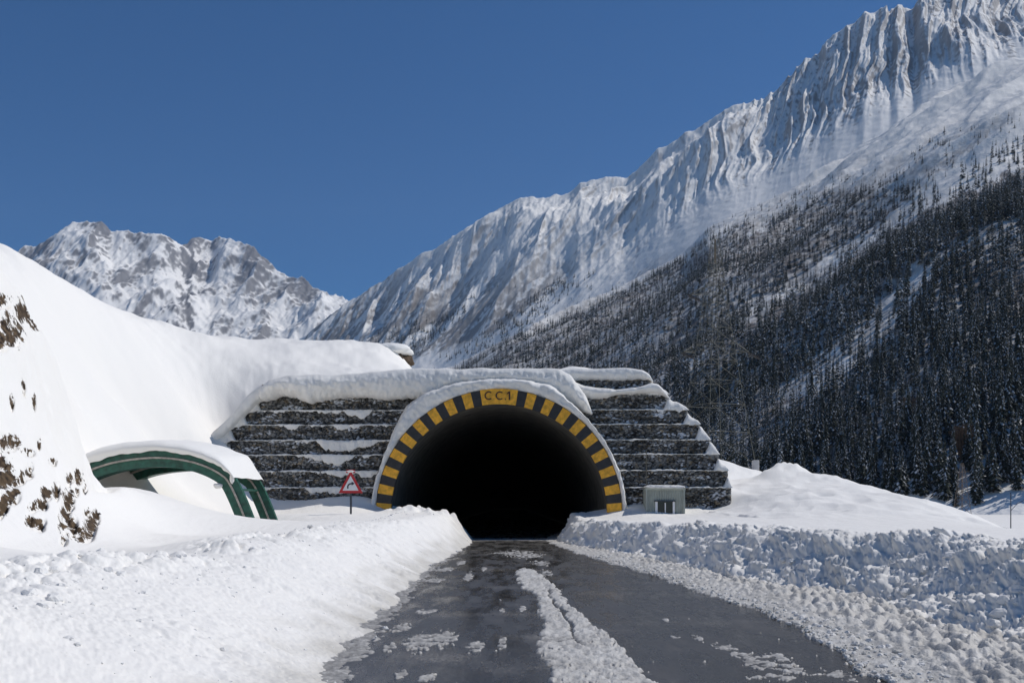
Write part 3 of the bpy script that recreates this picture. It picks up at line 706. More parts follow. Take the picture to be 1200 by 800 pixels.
# ------------------------------------------------------------------ conifers
def conifer(seed, whorls, per, droop=.30, wide=.145, segs=1):
    """unit-height spruce: sprays of needles on whorls of drooping branches. returns V, F(tri), fleck"""
    r = np.random.default_rng(seed)
    V, Fc, A = [], [], []
    for k in range(whorls):
        t = (k+.2*r.random())/whorls
        rad = wide*((1-t)**.82+.035)*(.72+.5*r.random())
        off = r.random()*6.28
        for j in range(per):
            an = off+6.283*j/per+r.normal()*.22
            rr = rad*(.65+.55*r.random()); w = rr*(.42+.2*r.random())
            dz = -rr*(droop+.5*r.random()*droop)-.012
            d = np.array((math.cos(an),math.sin(an),0)); q = np.array((-d[1],d[0],0))
            o = len(V); z = .05+.93*np.clip(t+r.normal()*.45/whorls,0,1)
            root = np.array((0,0,z+.012))
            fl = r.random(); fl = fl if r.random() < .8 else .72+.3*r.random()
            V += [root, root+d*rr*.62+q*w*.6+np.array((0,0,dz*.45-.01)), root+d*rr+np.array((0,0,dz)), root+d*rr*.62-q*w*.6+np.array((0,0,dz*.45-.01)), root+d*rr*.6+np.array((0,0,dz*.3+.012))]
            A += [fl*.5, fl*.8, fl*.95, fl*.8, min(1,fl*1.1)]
            Fc += [(o,o+1,o+4),(o+1,o+2,o+4),(o+2,o+3,o+4),(o+3,o,o+4)]
    o = len(V)                       # leader
    V += [np.array((.012,0,.93)),np.array((-.008,.01,.93)),np.array((-.008,-.01,.93)),np.array((0,0,1.03))]; A += [.3]*4
    Fc += [(o,o+1,o+3),(o+1,o+2,o+3),(o+2,o,o+3)]
    return np.array(V), np.array(Fc), np.array(A)
def sample_grid(G, px, Yq):
    pass
def slope_z(X, Y, G):
    """height of a fan grid at world points"""
    GX, GY, GZ, _ = G
    nr, nc = GX.shape
    pxq = X/Y*F+600
    px0 = GX[0]/GY[0]*F+600
    ci = np.clip(np.searchsorted(px0, pxq)-1, 0, nc-2)
    cf = np.clip((pxq-px0[ci])/(px0[ci+1]-px0[ci]),0,1)
    out = np.zeros(len(X))
    Y0 = GY[:,ci]*(1-cf)+GY[:,ci+1]*cf; Z0 = GZ[:,ci]*(1-cf)+GZ[:,ci+1]*cf
    for k in range(len(X)): out[k] = np.interp(Y[k], Y0[:,k], Z0[:,k])
    return out
def scatter():
    # candidate points spread evenly over the slope, thinner with distance
    GX, GY, GZ, GP = GA
    pts = []
    N = 420000
    u = RNG.random(N); pxq = 430+RNG.random(N)*900
    Yq = 395*(2550/395)**u
    X = (pxq-600)/F*Yq
    Z = slope_z(X, Yq, GA)
    py = HY-(Z-ZC)/Yq*F
    footY = np.interp(pxq, [f[0] for f in FOOT_A], [f[2] for f in FOOT_A]); crY = np.interp(pxq, [f[0] for f in CREST_A], [f[2] for f in CREST_A])
    d = forest_density(pxq, py)
    ok = (Yq > footY*1.02) & (Yq < crY*.995) & (RNG.random(N) < d)
    X, Yq, Z, px, py = X[ok], Yq[ok], Z[ok], pxq[ok], py[ok]
    # thin by spacing on a jittered grid whose cell grows with distance
    keep = []; seen = {}
    for i in RNG.permutation(len(X)):
        c = 3.4+Yq[i]*.0021
        lv = int(math.log2(Yq[i]/300)*2)
        key = (lv, int(X[i]/c), int(Yq[i]/(c*1.25)))
        if key in seen: continue
        seen[key] = 1; keep.append(i)
    keep = np.array(keep)
    return X[keep], Yq[keep], Z[keep], px[keep], py[keep]
TX, TY, TZ, TPX, TPY = scatter()
nT = len(TX)
TH = (9.5+15*RNG.random(nT)**1.1)*(1+.25*noise(TX/60,TY/60,181))
TH = TH*(1-.22*sstep(700,1300,TY))*(1+.22*sstep(560,440,TY))
TH = np.where(TPY < upper_line(TPX)-4, TH*.62, TH)
OCC = [(-50,640),(430,640),(478,430),(740,432),(765,445),(860,552),(925,537),(975,558),(1060,575),(1130,605),(1200,617),(1300,620)]
occ = curve(OCC, TPX)
hp = TH/TY*F
vis = np.clip(np.minimum(TPY, occ)-(TPY-hp), 0, None)*((TPX > -4) & (TPX < 1204))
score = np.where(vis > .45*hp, hp, 0)
order = np.argsort(-score)
single = order[:300]; rest = order[300:]
tree_meshes = []
for k in range(7):
    V, Fc, A = conifer(300+k, 19, 9, .34+.05*(k%3), .105+.012*(k%4))
    me = np_mesh('conifer_crown', V, Fc, False, attr=('fleck', A)); me.materials.append(M['needles'])
    mb = MB(); mb.tube([(0,0,-.05),(0,0,.3),(0,0,.93)], [.016,.012,.003], 6)
    tm = bpy.data.meshes.new('conifer_trunk'); tm.from_pydata(mb.v, [], mb.f); tm.materials.append(M['bark'])
    tree_meshes.append((me, tm))
for i in single:
    cm, tm = tree_meshes[RNG.integers(7)]
    r = bpy.data.objects.new('conifer', None); COL.objects.link(r)
    r.location = (TX[i],TY[i],TZ[i]); h = TH[i]; w = h*(.9+.25*RNG.random()); r.scale = (w,w,h); r.rotation_euler = (0,0,RNG.random()*6.28)
    tag(r, 'tall dark conifer flecked with snow at the lower edge of the forest on the right', 'tree', 'large conifers along the foot of the right slope')
    for nm, me in (('crown',cm),('trunk',tm)):
        o = bpy.data.objects.new(nm, me); COL.objects.link(o); o.parent = r
def build_forest():
    prot = [[conifer(400+k, 13, 7, .36, .115) for k in range(5)], [conifer(420+k, 9, 7, .42, .15) for k in range(5)], [conifer(440+k, 7, 6, .5, .17) for k in range(5)]]
    X, Y, Z, H = [np.asarray(v) for v in (TX[rest],TY[rest],TZ[rest],TH[rest])]
    # scattered trees on the far ridge
    n = 9000
    px = 350+RNG.random(n)*480; u = RNG.random(n)
    fY = np.interp(px,[f[0] for f in FOOT_B],[f[2] for f in FOOT_B]); cYy = np.interp(px,[f[0] for f in CREST_B],[f[2] for f in CREST_B])
    Yb = fY+(cYy-fY)*u*.6; Xb = (px-600)/F*Yb; Zb = slope_z(Xb,Yb,GB); py = HY-(Zb-ZC)/Yb*F
    polys = [[(360,402),(385,380),(405,372),(418,390),(400,402)],[(425,405),(450,385),(500,372),(520,385),(495,412),(470,425),(440,420)],[(520,425),(585,375),(650,330),(700,318),(640,368),(580,408)],[(470,400),(520,360),(560,345),(540,375),(490,412)]]
    inn = np.zeros(n,bool)
    for q in polys: inn |= in_poly(px,py,q)
    dn = sstep(-.25,.3,noise(px/13,py/9,191)+.2)
    kb = (inn & (RNG.random(n) < dn)) | ((py > 335) & (py < 420) & (RNG.random(n) < .05))
    X = np.r_[X,Xb[kb]]; Y = np.r_[Y,Yb[kb]]; Z = np.r_[Z,Zb[kb]]; H = np.r_[H,13+9*RNG.random(kb.sum())]
    VV, FF, AA = [], [], []; o = 0
    lev = np.where(Y < 720, 0, np.where(Y < 1250, 1, 2)); var = RNG.integers(0,5,len(X))
    for L in range(3):
        for k in range(5):
            idx = np.where((lev == L) & (var == k))[0]
            if not len(idx): continue
            v, f, a = prot[L][k]
            an = RNG.random(len(idx))*6.28; c, s = np.cos(an)[:,None], np.sin(an)[:,None]
            h = H[idx][:,None]; w = h*(.9+.3*RNG.random(len(idx)))[:,None]
            x = (v[:,0]*c-v[:,1]*s)*w+X[idx][:,None]; y = (v[:,0]*s+v[:,1]*c)*w+Y[idx][:,None]; z = v[:,2]*h+Z[idx][:,None]-.3
            VV.append(np.stack([x,y,z],-1).reshape(-1,3))
            FF.append((f[None]+(np.arange(len(idx))*len(v))[:,None,None]+o).reshape(-1,3)); o += len(v)*len(idx)
            AA.append(np.clip(np.tile(a,len(idx))+np.repeat(RNG.normal(0,.10,len(idx))+.16*noise(X[idx]/70,Y[idx]/90,195),len(v)),0,1))
    me = np_mesh('conifer_forest', np.concatenate(VV), np.concatenate(FF), False, attr=('fleck', np.concatenate(AA)))
    tag(link('conifer_forest', me, M['needles']), 'dense dark conifer forest covering the far valley side', 'forest', kind='stuff')
    print('trees', nT, 'forest faces', len(TX), len(me.polygons))
build_forest()

# ------------------------------------------------------------------ tunnel portal
portal = empty('tunnel_portal', (XC, YP, 0))
tag(portal, 'snow capped tunnel mouth with stepped dark stone walls and a yellow and black striped arch', 'tunnel portal')
def arc(r, n=64, a0=0, a1=180):
    return [(XC+r*math.cos(R(a0+(a1-a0)*i/n)), ZT+r*math.sin(R(a0+(a1-a0)*i/n))) for i in range(n+1)]
def arch_line(r, n=72):
    return [(XC+r,-.4)]+arc(r,n)+[(XC-r,-.4)]
mb = MB(); ln = arch_line(RI+.02, 72); ln2 = arch_line(RI+.5, 72)
mb.strip(ln, ln2, YP-.55, YP+320)
mb.prism([(x,z) for x,z in ln2], YP+320.01, YP+320.6)
mb.build('lining', M['lining'], portal, smooth=False)
mb = MB(); mb.strip(arch_line(RI+.52), arch_line(RO+.30), YP-.45, YP+3.5)
mb.build('collar', M['concrete'], portal)
# striped ring: one mesh painted in two colours
half = math.degrees(22/142)
na = 18; step = (90-half)/na
angs = []; cols = []
for q in range(4): angs.append(('v',4-q)); cols.append(0 if q % 2 == 1 else 1)
for k in range(na):
    for j in range(3): angs.append(('a',(k+j/3)*step)); cols.append(1 if k % 2 else 0)
cols = cols[:4]+[0 if ((na-1-k)%2 == 1) else 1 for k in range(na) for j in range(3)]
# black (1) next to the plate, yellow (0) at the springing
ring = []
for side in (1,-1):
    pin, pout, cc = [], [], []
    for q in range(4):
        zz = ZT-(4-q)*step/180*math.pi*RO
        pin.append((XC+side*RI,zz)); pout.append((XC+side*RO,zz)); cc.append(1 if q % 2 else 0)
    for k in range(na*3+1):
        a_ = R(k/3*step); pin.append((XC+side*RI*math.cos(a_),ZT+RI*math.sin(a_))); pout.append((XC+side*RO*math.cos(a_),ZT+RO*math.sin(a_)))
        cc.append(1 if (k//3) % 2 else 0)
    ring.append((pin,pout,cc))
pin = ring[0][0]+ring[1][0][::-1]; pout = ring[0][1]+ring[1][1][::-1]
cc = ring[0][2][:-1]+[1]+ring[1][2][:-1][::-1]
mb = MB(); mb.strip(pin, pout, YP-.72, YP-.46)
ro_ = mb.build('arch_ring', M['yellow'], portal); ro_.data.materials.append(M['black'])
npn = len(pin)
for i, pgn in enumerate(ro_.data.polygons):
    if i < 4*(npn-1): pgn.material_index = cc[i//4]
pl = MB()
pl.strip(arc(RI,8,90-half,90+half), arc(RO+.04,8,90-half,90+half), YP-.75, YP-.46)
plate = pl.build('name_plate', M['yellow'], portal)
plate['label'] = 'yellow plate lettered CC.1'
def lettering(parent):
    mb = MB(); y0, y1 = YP-.775, YP-.752
    zc_ = PZ(465.2); rc, tk = .225, .062
    for cx_ in (PX(573.2), PX(586.0)):
        an = [R(48+264*i/20) for i in range(21)]
        mb.strip([(cx_+(rc-tk)*math.cos(t),zc_+(rc-tk)*math.sin(t)) for t in an], [(cx_+rc*math.cos(t),zc_+rc*math.sin(t)) for t in an], y0, y1)
    x1 = PX(597.0)
    mb.prism([(x1-.035,zc_-rc),(x1+.04,zc_-rc),(x1+.04,zc_+rc),(x1-.02,zc_+rc),(x1-.135,zc_+rc-.10),(x1-.135,zc_+rc-.165),(x1-.035,zc_+rc-.10)], y0, y1)
    mb.box(PX(592.6)-.03,PX(592.6)+.03,y0,y1,zc_-rc,zc_-rc+.065)
    o = mb.build('lettering', M['letter']); o.parent = parent
lettering(plate)

# stone tiers: (top px, bottom px, outer px), stepped back upward
TIERS_L = [(466,481,300),(481,498,285),(498,516,270),(516,533,253),(533,552,247),(552,571,243),(571,600,240)]
TIERS_R = [(445,462,763),(462,480,783),(480,497,806),(497,515,820),(515,532,832),(532,551,842),(551,571,853),(571,606,857)]
def stone_tier(px0, px1, pt, pb, Yf, parent, seed):
    x0, x1, z0, z1 = PX(px0,Yf), PX(px1,Yf), PZ(pb,Yf), PZ(pt,Yf)
    nx = max(8,int((x1-x0)/.04)); nz = max(4,int((z1-z0)/.04))
    xs = np.linspace(x0,x1,nx); zs = np.linspace(z0,z1,nz)
    X, Z = np.meshgrid(xs, zs)
    wx = X+.05*noise(X*4,Z*4,seed); wz = Z+.05*noise(X*4,Z*4,seed+1)
    f1, f2, cid = worley(wx/.24, wz/.13, seed+2)
    g1, g2, cid2 = worley(wx/.13, wz/.09, seed+3)
    gap = np.clip((f2-f1)/.25,0,1)
    y = Yf-.10*gap**.6-.10*(cid-.5)-.03*np.clip((g2-g1)/.3,0,1)-.02*noise(X*9,Z*9,seed+4)
    ed = np.minimum.reduce([(X-x0)/.08,(x1-X)/.08,np.ones(X.shape)]); y = y+.12*(1-np.clip(ed,0,1))
    base = (.065+.21*cid**1.5+.07*(cid2-.5))[...,None]*np.array((1.0,.98,.93))
    warm = (cid2 > .86)[...,None]; base = np.where(warm, base*np.array((1.2,1.0,.75)), base)
    base = base*(.35+.65*gap[...,None])            # stone colour darkened towards the mortarless joints
    hs = fbm(X*.8,Z*2.6,4,seed+6)*1.1+.55*noise(X*5,Z*11,seed+7)+.25*sstep(.25,0,(Z-z0)/(z1-z0))
    rim = np.clip(1-(cid-.5)*1.2,0,1.4)
    sn = sstep(.30,.50,hs*rim+.10*noise(X*22,Z*22,seed+8)-.02)*.9+sstep(.55,.8,noise(X*13,Z*17,seed+9)*.9+.2*hs)*.5
    sn = np.clip(sn,0,1)[...,None]
    colr = np.clip(base,.012,.4)*(1-sn)+np.array((.72,.73,.75))*sn
    y = y-.03*sn[...,0]
    V = np.stack([X,y,Z],-1).reshape(-1,3); Fq = grid_faces(nz,nx)
    cv = colr.reshape(-1,3)
    # box body behind the face: sides, top, back
    b = len(V)
    yb = Yf+3.2
    bv = np.array([(x0,Yf+.05,z0),(x1,Yf+.05,z0),(x1,Yf+.05,z1),(x0,Yf+.05,z1),(x0,yb,z0),(x1,yb,z0),(x1,yb,z1),(x0,yb,z1)])
    bf = np.array([(0,4,7,3),(1,2,6,5),(3,7,6,2),(4,5,6,7)])+b
    V = np.r_[V,bv]; Fq = np.r_[Fq,bf]; cv = np.r_[cv, np.tile((.09,.088,.08),(8,1))]
    o = link('stone_tier', np_mesh('stone_tier', V, Fq, False, cv), M['stone'], parent)
    return x0, x1, z0, z1
def ledge_snow(name, x0, x1, Yf, ztop, depth, parent, thick, hang, seed, mat, end=.18):
    """snow lying on a ledge: rounded top, lip hanging ragged over the front. thick/hang: functions of x"""
    n = max(12,int((x1-x0)/.05)); xs = np.linspace(x0,x1,n)
    ed = np.minimum(np.clip((xs-x0)/end,0,1), np.clip((x1-xs)/end,0,1))**.5
    th = thick(xs)*ed; hg = np.maximum(hang(xs),.005)*ed
    rows = []
    bulge = .10+.10*noise(xs*.8,seed*1.0,seed)+.05*noise(xs*3,seed*2.,seed)
    bulge = np.clip(bulge,.02,.4)*(.3+.7*ed)*np.clip(hg/.35,.25,1)
    for yy, zz in ((depth,0.0),(depth,1.0),(depth*.55,1.06),(depth*.2,1.0)):
        rows.append(np.stack([xs, Yf+yy+0*xs, ztop-.01+th*zz],-1))
    rows.append(np.stack([xs, Yf-.10-bulge*.45, ztop+th*.78],-1))
    rows.append(np.stack([xs, Yf-.14-bulge*.8, ztop+th*.35],-1))
    for q in (0,.25,.5,.75,.93):
        rows.append(np.stack([xs, Yf-.15-bulge*(.85-.45*q)+.03*noise(xs*5,q*7,seed+3), ztop-hg*q],-1))
    rows.append(np.stack([xs, Yf+.06+0*xs, ztop-hg],-1))
    V = np.array(rows)
    wob = .03*noise(V[...,0]*2.2,V[...,2]*2.2+V[...,1],seed+5)+.015*noise(V[...,0]*7,V[...,2]*7,seed+6)
    V[3:-1,:,1] -= wob[3:-1]*1.3; V[1:6,:,2] += wob[1:6]
    return link(name, np_mesh(name, V.reshape(-1,3), grid_faces(len(rows), n)[:, ::-1]), mat, parent)
def circ_x(z, r):
    return math.sqrt(max(r*r-max(z-ZT,0)**2, 0))
for side, T in (('l',TIERS_L),('r',TIERS_R)):
    nt = len(T)
    wall = empty('stone_wall', (XC+(-9 if side=='l' else 8), YP, 0)); wall.parent = portal; wall.location = (-9 if side=='l' else 8, 0, 0)
    wp = type('W',(),{})
    for i,(pt,pb,po) in enumerate(T):
        lev = nt-1-i                                  # 0 at the bottom
        Yf = YP+.05+.20*lev
        z0 = PZ(pb,Yf); rr = circ_x(z0, RO+.30)
        rr = max(circ_x(PZ(pt,Yf), RO+.30), circ_x(z0, RI+.62))
        ip = 600+((XC-rr) if side=='l' else (XC+rr))/Yf*F
        if i == 0 and side == 'r': ip = 668
        a = (po, ip) if side == 'l' else (ip, po)
        x0,x1,_,z1 = stone_tier(a[0],a[1],pt,pb+1.0,Yf,None,500+i*20+(0 if side=='l' else 300))
        t = bpy.context.scene.objects[-1] if False else None
        o = [q for q in COL.objects if q.name.startswith('stone_tier') and q.parent is None][0]
        o.parent = wall; o.location = (-(wall.location[0]+portal.location[0]), -portal.location[1], 0)
        if i > 0:
            pprev = T[i-1][2]; xe = PX(pprev, Yf)
            sd = 610+i*7+(0 if side=='l' else 90)
            def thick(xs, xe=xe, sd=sd, x0=x0, x1=x1):
                outer = sstep(xe+.25,xe-.05,xs)*np.clip((xs-x0)/max(.1,xe-x0),0,1)**.8 if side=='l' else sstep(xe-.25,xe+.05,xs)*np.clip((x1-xs)/max(.1,x1-xe),0,1)**.8
                return np.clip(.035+.06*noise(xs*.9,sd*.7,sd)+.03*noise(xs*3,sd*.7,sd+8),.006,1)+outer*.60*(.9+.3*noise(xs*2,3.,sd))+.08*(outer > 0)
            def hang(xs, xe=xe, sd=sd):
                outer = sstep(xe+.1,xe-.25,xs) if side=='l' else sstep(xe-.15,xe+.20,xs)
                bias = (.62*np.exp(-((xs+9.3)/1.5)**2)-.16) if side=='l' else -.20
                f = fbm(xs*.55,sd*1.37+0*xs,5,sd+1,.6)*1.25
                return .02+.75*np.clip(f+bias,0,.8)+.06*np.clip(noise(xs*6,sd*.3,sd+12),0,1)+outer*(.10 if side=='l' else .02)
            ls = ledge_snow('ledge_snow', x0-.05, x1+.05, Yf, z1, .35, None, thick, hang, sd, M['snow_grey'])
            ls.parent = wall; ls.location = (-(wall.location[0]+portal.location[0]), -portal.location[1], 0)

def loft(name, xs, ztop, zlow, Y0, bulge, parent, mat, seed, backY=None, rows=16, lump=.05):
    """thick snow slab between an upper and a lower outline, bulging forward, running back at the top"""
    n = len(xs); R_ = []
    if backY is not None:
        for q in (1,.6,.25): R_.append(np.stack([xs, Y0+(backY-Y0)*q+0*xs, ztop-.03*q],-1))
    for k in range(rows+1):
        v = k/rows
        prof = math.sin(math.pi*min(1,.12+.88*v))**.55 if v < 1 else 0
        if backY is None and k == 0: prof = 0
        z = ztop+(zlow-ztop)*v
        R_.append(np.stack([xs, Y0-bulge*prof+0*xs, z],-1))
    R_.append(np.stack([xs, Y0+.9+0*xs, zlow],-1))
    V = np.array(R_); 
    s0 = 3 if backY is not None else 0
    d = lump*(fbm(V[...,0]*.9,V[...,2]*1.2,4,seed)+.5*noise(V[...,0]*4,V[...,2]*4,seed+7))*1.6
    d = d*np.clip((np.arange(len(R_))-s0)/5,0,1)[:,None]
    V[s0:-1,:,1] -= d[s0:-1]; V[:s0+3,:,2] += .06*noise(V[:s0+3,:,0]*.9,V[:s0+3,:,1]*.9,seed+9)
    return link(name, np_mesh(name, V.reshape(-1,3), grid_faces(len(R_), n)[:, ::-1]), mat, parent)
def pxz(pts, Y, n=200):
    p = np.array(pts, float); x = np.linspace(p[0,0], p[-1,0], n)
    return x, p
# main cap over the arch
Yc = YP+.75
capT = [(296,474),(300,464),(308,455),(320,446),(345,441),(400,440),(440,437),(480,433.5),(560,433),(655,433),(668,440),(676,452),(686,466),(694,484)]
capB = [(296,475),(300,470),(320,468),(330,463),(345,466),(362,472),(375,470),(395,466),(430,465),(447,468),(462,468),(474,466),(484,466),(498,468),(510,468),(522,462),(545,455),(570,452),(600,452),(630,457),(650,465),(668,474),(682,482),(694,486)]
xp = np.linspace(296,694,320)
zt = PZ(curve(capT,xp,1.5),Yc); zb = PZ(curve(capB,xp,2)+1.6*noise(xp/9,0,701)+.8*noise(xp/3.5,1,702),Yc); zb = np.minimum(zb,zt-.02)
lipl = .55+.25*np.exp(-((xp-355)/40)**2)
loft('snow_cap', PX(xp,Yc), zt, zb, Yc-.1, lipl*np.clip((zt-zb)/.6,.1,1.25), portal, M['snow_grey'], 711, backY=61, rows=18, lump=.09)
# upper right slab and the snow tongue below it
for capT, capB, Yq, bl, sd in (([(650,437),(660,433.5),(700,432.5),(740,432.5),(752,434),(760,439),(765,447)],[(650,446),(662,447),(672,447),(682,446),(700,445.5),(730,446.5),(750,445),(760,446),(765,448)],YP+1.45,.35,721),
                               ([(648,434),(660,436),(672,447),(684,452),(700,455),(720,457),(745,455),(762,449),(770,451),(778,459),(785,468)],[(648,446),(660,456),(672,462),(684,466),(700,468),(712,466),(722,463),(745,461.5),(765,461),(778,464),(785,470)],YP+1.2,.5,731)):
    xp = np.linspace(capT[0][0], capT[-1][0], 130)
    zt = PZ(curve(capT,xp,1),Yq); zb = np.minimum(PZ(curve(capB,xp,1)+.9*noise(xp/6,0,sd),Yq), zt-.02)
    loft('snow_cap', PX(xp,Yq), zt, zb, Yq-.1, bl*np.clip((zt-zb)/.4,.15,1), portal, M['snow_grey'], sd, backY=60, rows=12, lump=.05)
# snow plastered over the concrete collar round the ring
th = np.linspace(R(-2),R(182),260); deg = np.degrees(th)
ro = curve([(-2,149),(10,150),(30,149.5),(45,151),(58,156),(68,164),(80,160),(95,158),(110,163),(122,168),(132,167),(140,160),(150,153),(162,150),(182,152)],deg,2)/SC
ro = ro+.07*noise(deg/7,0,741)+.04*noise(deg/2.5,1,742)
rin = RO+.03+.02*noise(deg/4,3,743)
rows = []
for v in np.linspace(0,1,11):
    rr = rin+(ro-rin)*v
    y = YP-.50-.30*np.sin(math.pi*min(1,.1+.9*v))**.6+ (1.15*max(0,v-.65)/.35)
    y = y-.22*(fbm(th*7,v*2.+0*th,5,745,.6))-.06*noise(th*45,v*5+0*th,747)
    rows.append(np.stack([XC+rr*np.cos(th), y+0*th, ZT+rr*np.sin(th)],-1))
rows.append(np.stack([XC+ro*np.cos(th), YP+1.6+0*th, ZT+ro*np.sin(th)],-1))
V = np.array(rows)
link('collar_snow', np_mesh('collar_snow', V.reshape(-1,3), grid_faces(len(rows),len(th))), M['snow_grey'], portal)
# snow sloping over the stepped left end
lT = [(243,520),(250,506),(262,496),(272,486),(282,474),(292,463),(300,456),(308,450)]
lB = [(243,526),(250,519),(256,514),(270,502),(274,497),(286,484),(292,479),(300,470),(308,466)]
xp = np.linspace(243,308,60); Yq = YP+.3
loft('snow_drape', PX(xp,Yq), PZ(curve(lT,xp,1),Yq), PZ(curve(lB,xp,.5)+1.5*noise(xp/5,0,751),Yq), Yq, .25, portal, M['snow_grey'], 752, backY=YP+3, rows=8, lump=.04)

# snow topped rock at the end of the hill
rk = empty('snowy_rock', P(470,424,69)); tag(rk, 'dark rock ledge overhung by snow at the end of the white hilltop', 'rock')
def blob(name, loc, size, parent, mat, seed, sub=4, amp=.35, freq=1.3):
    bm = bmesh.new(); bmesh.ops.create_icosphere(bm, subdivisions=sub, radius=1)
    v = np.array([p.co[:] for p in bm.verts]); f = np.array([[q.index for q in t.verts] for t in bm.faces]); bm.free()
    q = 1+amp*fbm(v[:,0]*freq+v[:,2]*.7+seed, v[:,1]*freq-v[:,2]*.9, 4, seed)
    return link(name, np_mesh(name, v*q[:,None]*np.array(size)+np.array(loc), f), mat, parent)
blob('rock_body', P(466,424,70.2), (1.1,1.2,.75), rk, M['soil'], 801, amp=.5, freq=2)
blob('snow_cover', P(457,411,70.0), (1.65,1.6,.52), rk, M['snow'], 803, amp=.2)
blob('snow_cover', P(462,426,69.6), (.95,1.0,.27), rk, M['snow'], 805, amp=.2)

# ------------------------------------------------------------------ metal hut beside the wall
hut = empty('metal_hut', (PX(779,52.2),52.2,PZ(606,52.2))); tag(hut, 'small pale green corrugated metal cabin standing against the stone wall right of the tunnel', 'cabin')
Yh = 51.6
hx0,hx1,hz0,hz1 = PX(757.5,Yh),PX(802,Yh),PZ(612,Yh),PZ(571,Yh)
wx0,wx1,wz0,wz1 = PX(769,Yh),PX(790,Yh),PZ(606,Yh),PZ(587.5,Yh)
mb = MB()
nr = 22; pts = []
for i in range(nr*4+1):
    x = hx0+(hx1-hx0)*i/(nr*4); pts.append((x, Yh+(.0,.0,.035,.035)[i%4]))
for (x,y),(x2,y2) in zip(pts[:-1],pts[1:]):
    if x2 < wx0 or x > wx1: mb.add([(x,y,hz0),(x2,y2,hz0),(x2,y2,hz1),(x,y,hz1)],[(0,1,2,3)])
    else: mb.add([(x,y,wz1),(x2,y2,wz1),(x2,y2,hz1),(x,y,hz1)],[(0,1,2,3)])
mb.box(hx0,hx1,Yh+.04,Yh+1.3,hz1-.02,hz1); mb.box(hx0,hx0+.02,Yh+.04,Yh+1.3,hz0,hz1-.03); mb.box(hx1-.02,hx1,Yh+.04,Yh+1.3,hz0,hz1-.03)
mb.box(hx0+.02,hx1-.02,Yh+.16,Yh+.18,hz0,hz1-.03)
mb.build('cabin_shell', M['hut'], hut)
mb = MB(); mb.box(hx0-.03,hx0+.06,Yh-.04,Yh+.03,hz0,hz1-.1); mb.box(hx1-.06,hx1+.03,Yh-.04,Yh+.03,hz0,hz1-.1); mb.box(hx0-.05,hx1+.05,Yh-.06,Yh+.04,hz1-.13,hz1+.02)
mb.build('corner_trim', M['hut'], hut)
win = MB()
win.box(wx0-.05,wx0+.07,Yh-.03,Yh+.1,wz0,wz1); win.box(wx1-.07,wx1+.03,Yh-.03,Yh+.1,wz0,wz1); win.box((wx0+wx1)/2-.02,(wx0+wx1)/2+.03,Yh-.02,Yh+.1,wz0,wz1-.06)
wf = win.build('window', M['white'], hut)
g = MB(); g.box(wx0+.07,wx1-.07,Yh+.08,Yh+.09,wz0,wz1); o = g.build('pane', M['glass']); o.parent = wf
g = MB(); g.box(wx0-.10,wx1+.06,Yh-.09,Yh+.06,wz1,wz1+.06); o = g.build('window_hood', M['darkmetal']); o.parent = wf
ledge_snow('roof_snow', hx0-.04, hx1+.04, Yh, hz1+.02, 1.2, hut, lambda x: .12+.04*noise(x*2,0,811), lambda x: .05+.03*noise(x*4,1,812), 813, M['snow_grey'])
mb = MB(); mb.tube([(PX(757,YP-.1),YP-.25,PZ(604)),(PX(757,YP-.1),YP-.2,PZ(528))], .025, 6)
o = mb.build('conduit_pipe', M['steel'], portal)

# ------------------------------------------------------------------ warning sign
Ys = 44.0
sgn = empty('road_sign', P(411,606,Ys)); tag(sgn, 'red bordered triangular right bend warning sign on a dark post in the snow', 'road sign')
cx = PX(411,Ys); zb, zt_ = PZ(577.5,Ys), PZ(551,Ys); hw = 14.2/F*Ys; pr = .0
mb = MB(); mb.tube([(cx,Ys+.05,PZ(612,Ys)),(cx,Ys+.05,PZ(566,Ys))], .045, 8); mb.build('post', M['darkmetal'], sgn)
def tri(k): 
    c = zb+(zt_-zb)/3
    return [(cx+(x-cx)*k, c+(z-c)*k) for x,z in ((cx-hw,zb),(cx+hw,zb),(cx,zt_))]
mb = MB(); mb.prism(tri(1.0), Ys-.03, Ys-.005); mb.build('border', M['red'], sgn)
mb = MB(); mb.prism(tri(.66), Ys-.038, Ys-.031); mb.build('face', M['white'], sgn)
mb = MB()
ar = [(-.17,-.08),(-.165,.05),(-.12,.13),(-.05,.18),(.06,.2)]
arw = [(-.105,-.08),(-.1,.03),(-.07,.085),(-.02,.115),(.06,.13)]
cz = zb+(zt_-zb)*.29; 
sc_ = .92
mb.strip([(cx+x*sc_,cz+(z-.02)*sc_) for x,z in arw], [(cx+x*sc_,cz+(z-.02)*sc_) for x,z in ar], Ys-.046, Ys-.039)
mb.prism([(cx+.05*sc_,cz+.055*sc_),(cx+.19*sc_,cz+.145*sc_),(cx+.05*sc_,cz+.245*sc_)], Ys-.0465, Ys-.039)
mb.build('arrow', M['darkmetal'], sgn)
blob('top_snow', (cx,Ys-.01,PZ(552,Ys)), (.17,.07,.05), sgn, M['snow'], 821, sub=3)
mb = MB(); mb.box(cx-.19,cx+.19,Ys-.02,Ys+.0,zt_-.02,zt_+.035); mb.box(cx-.21,cx-.10,Ys-.025,Ys-.0,zt_-.11,zt_-.055); mb.box(cx+.10,cx+.20,Ys-.025,Ys-.0,zt_-.11,zt_-.055); mb.build('top_bracket', M['red'], sgn)

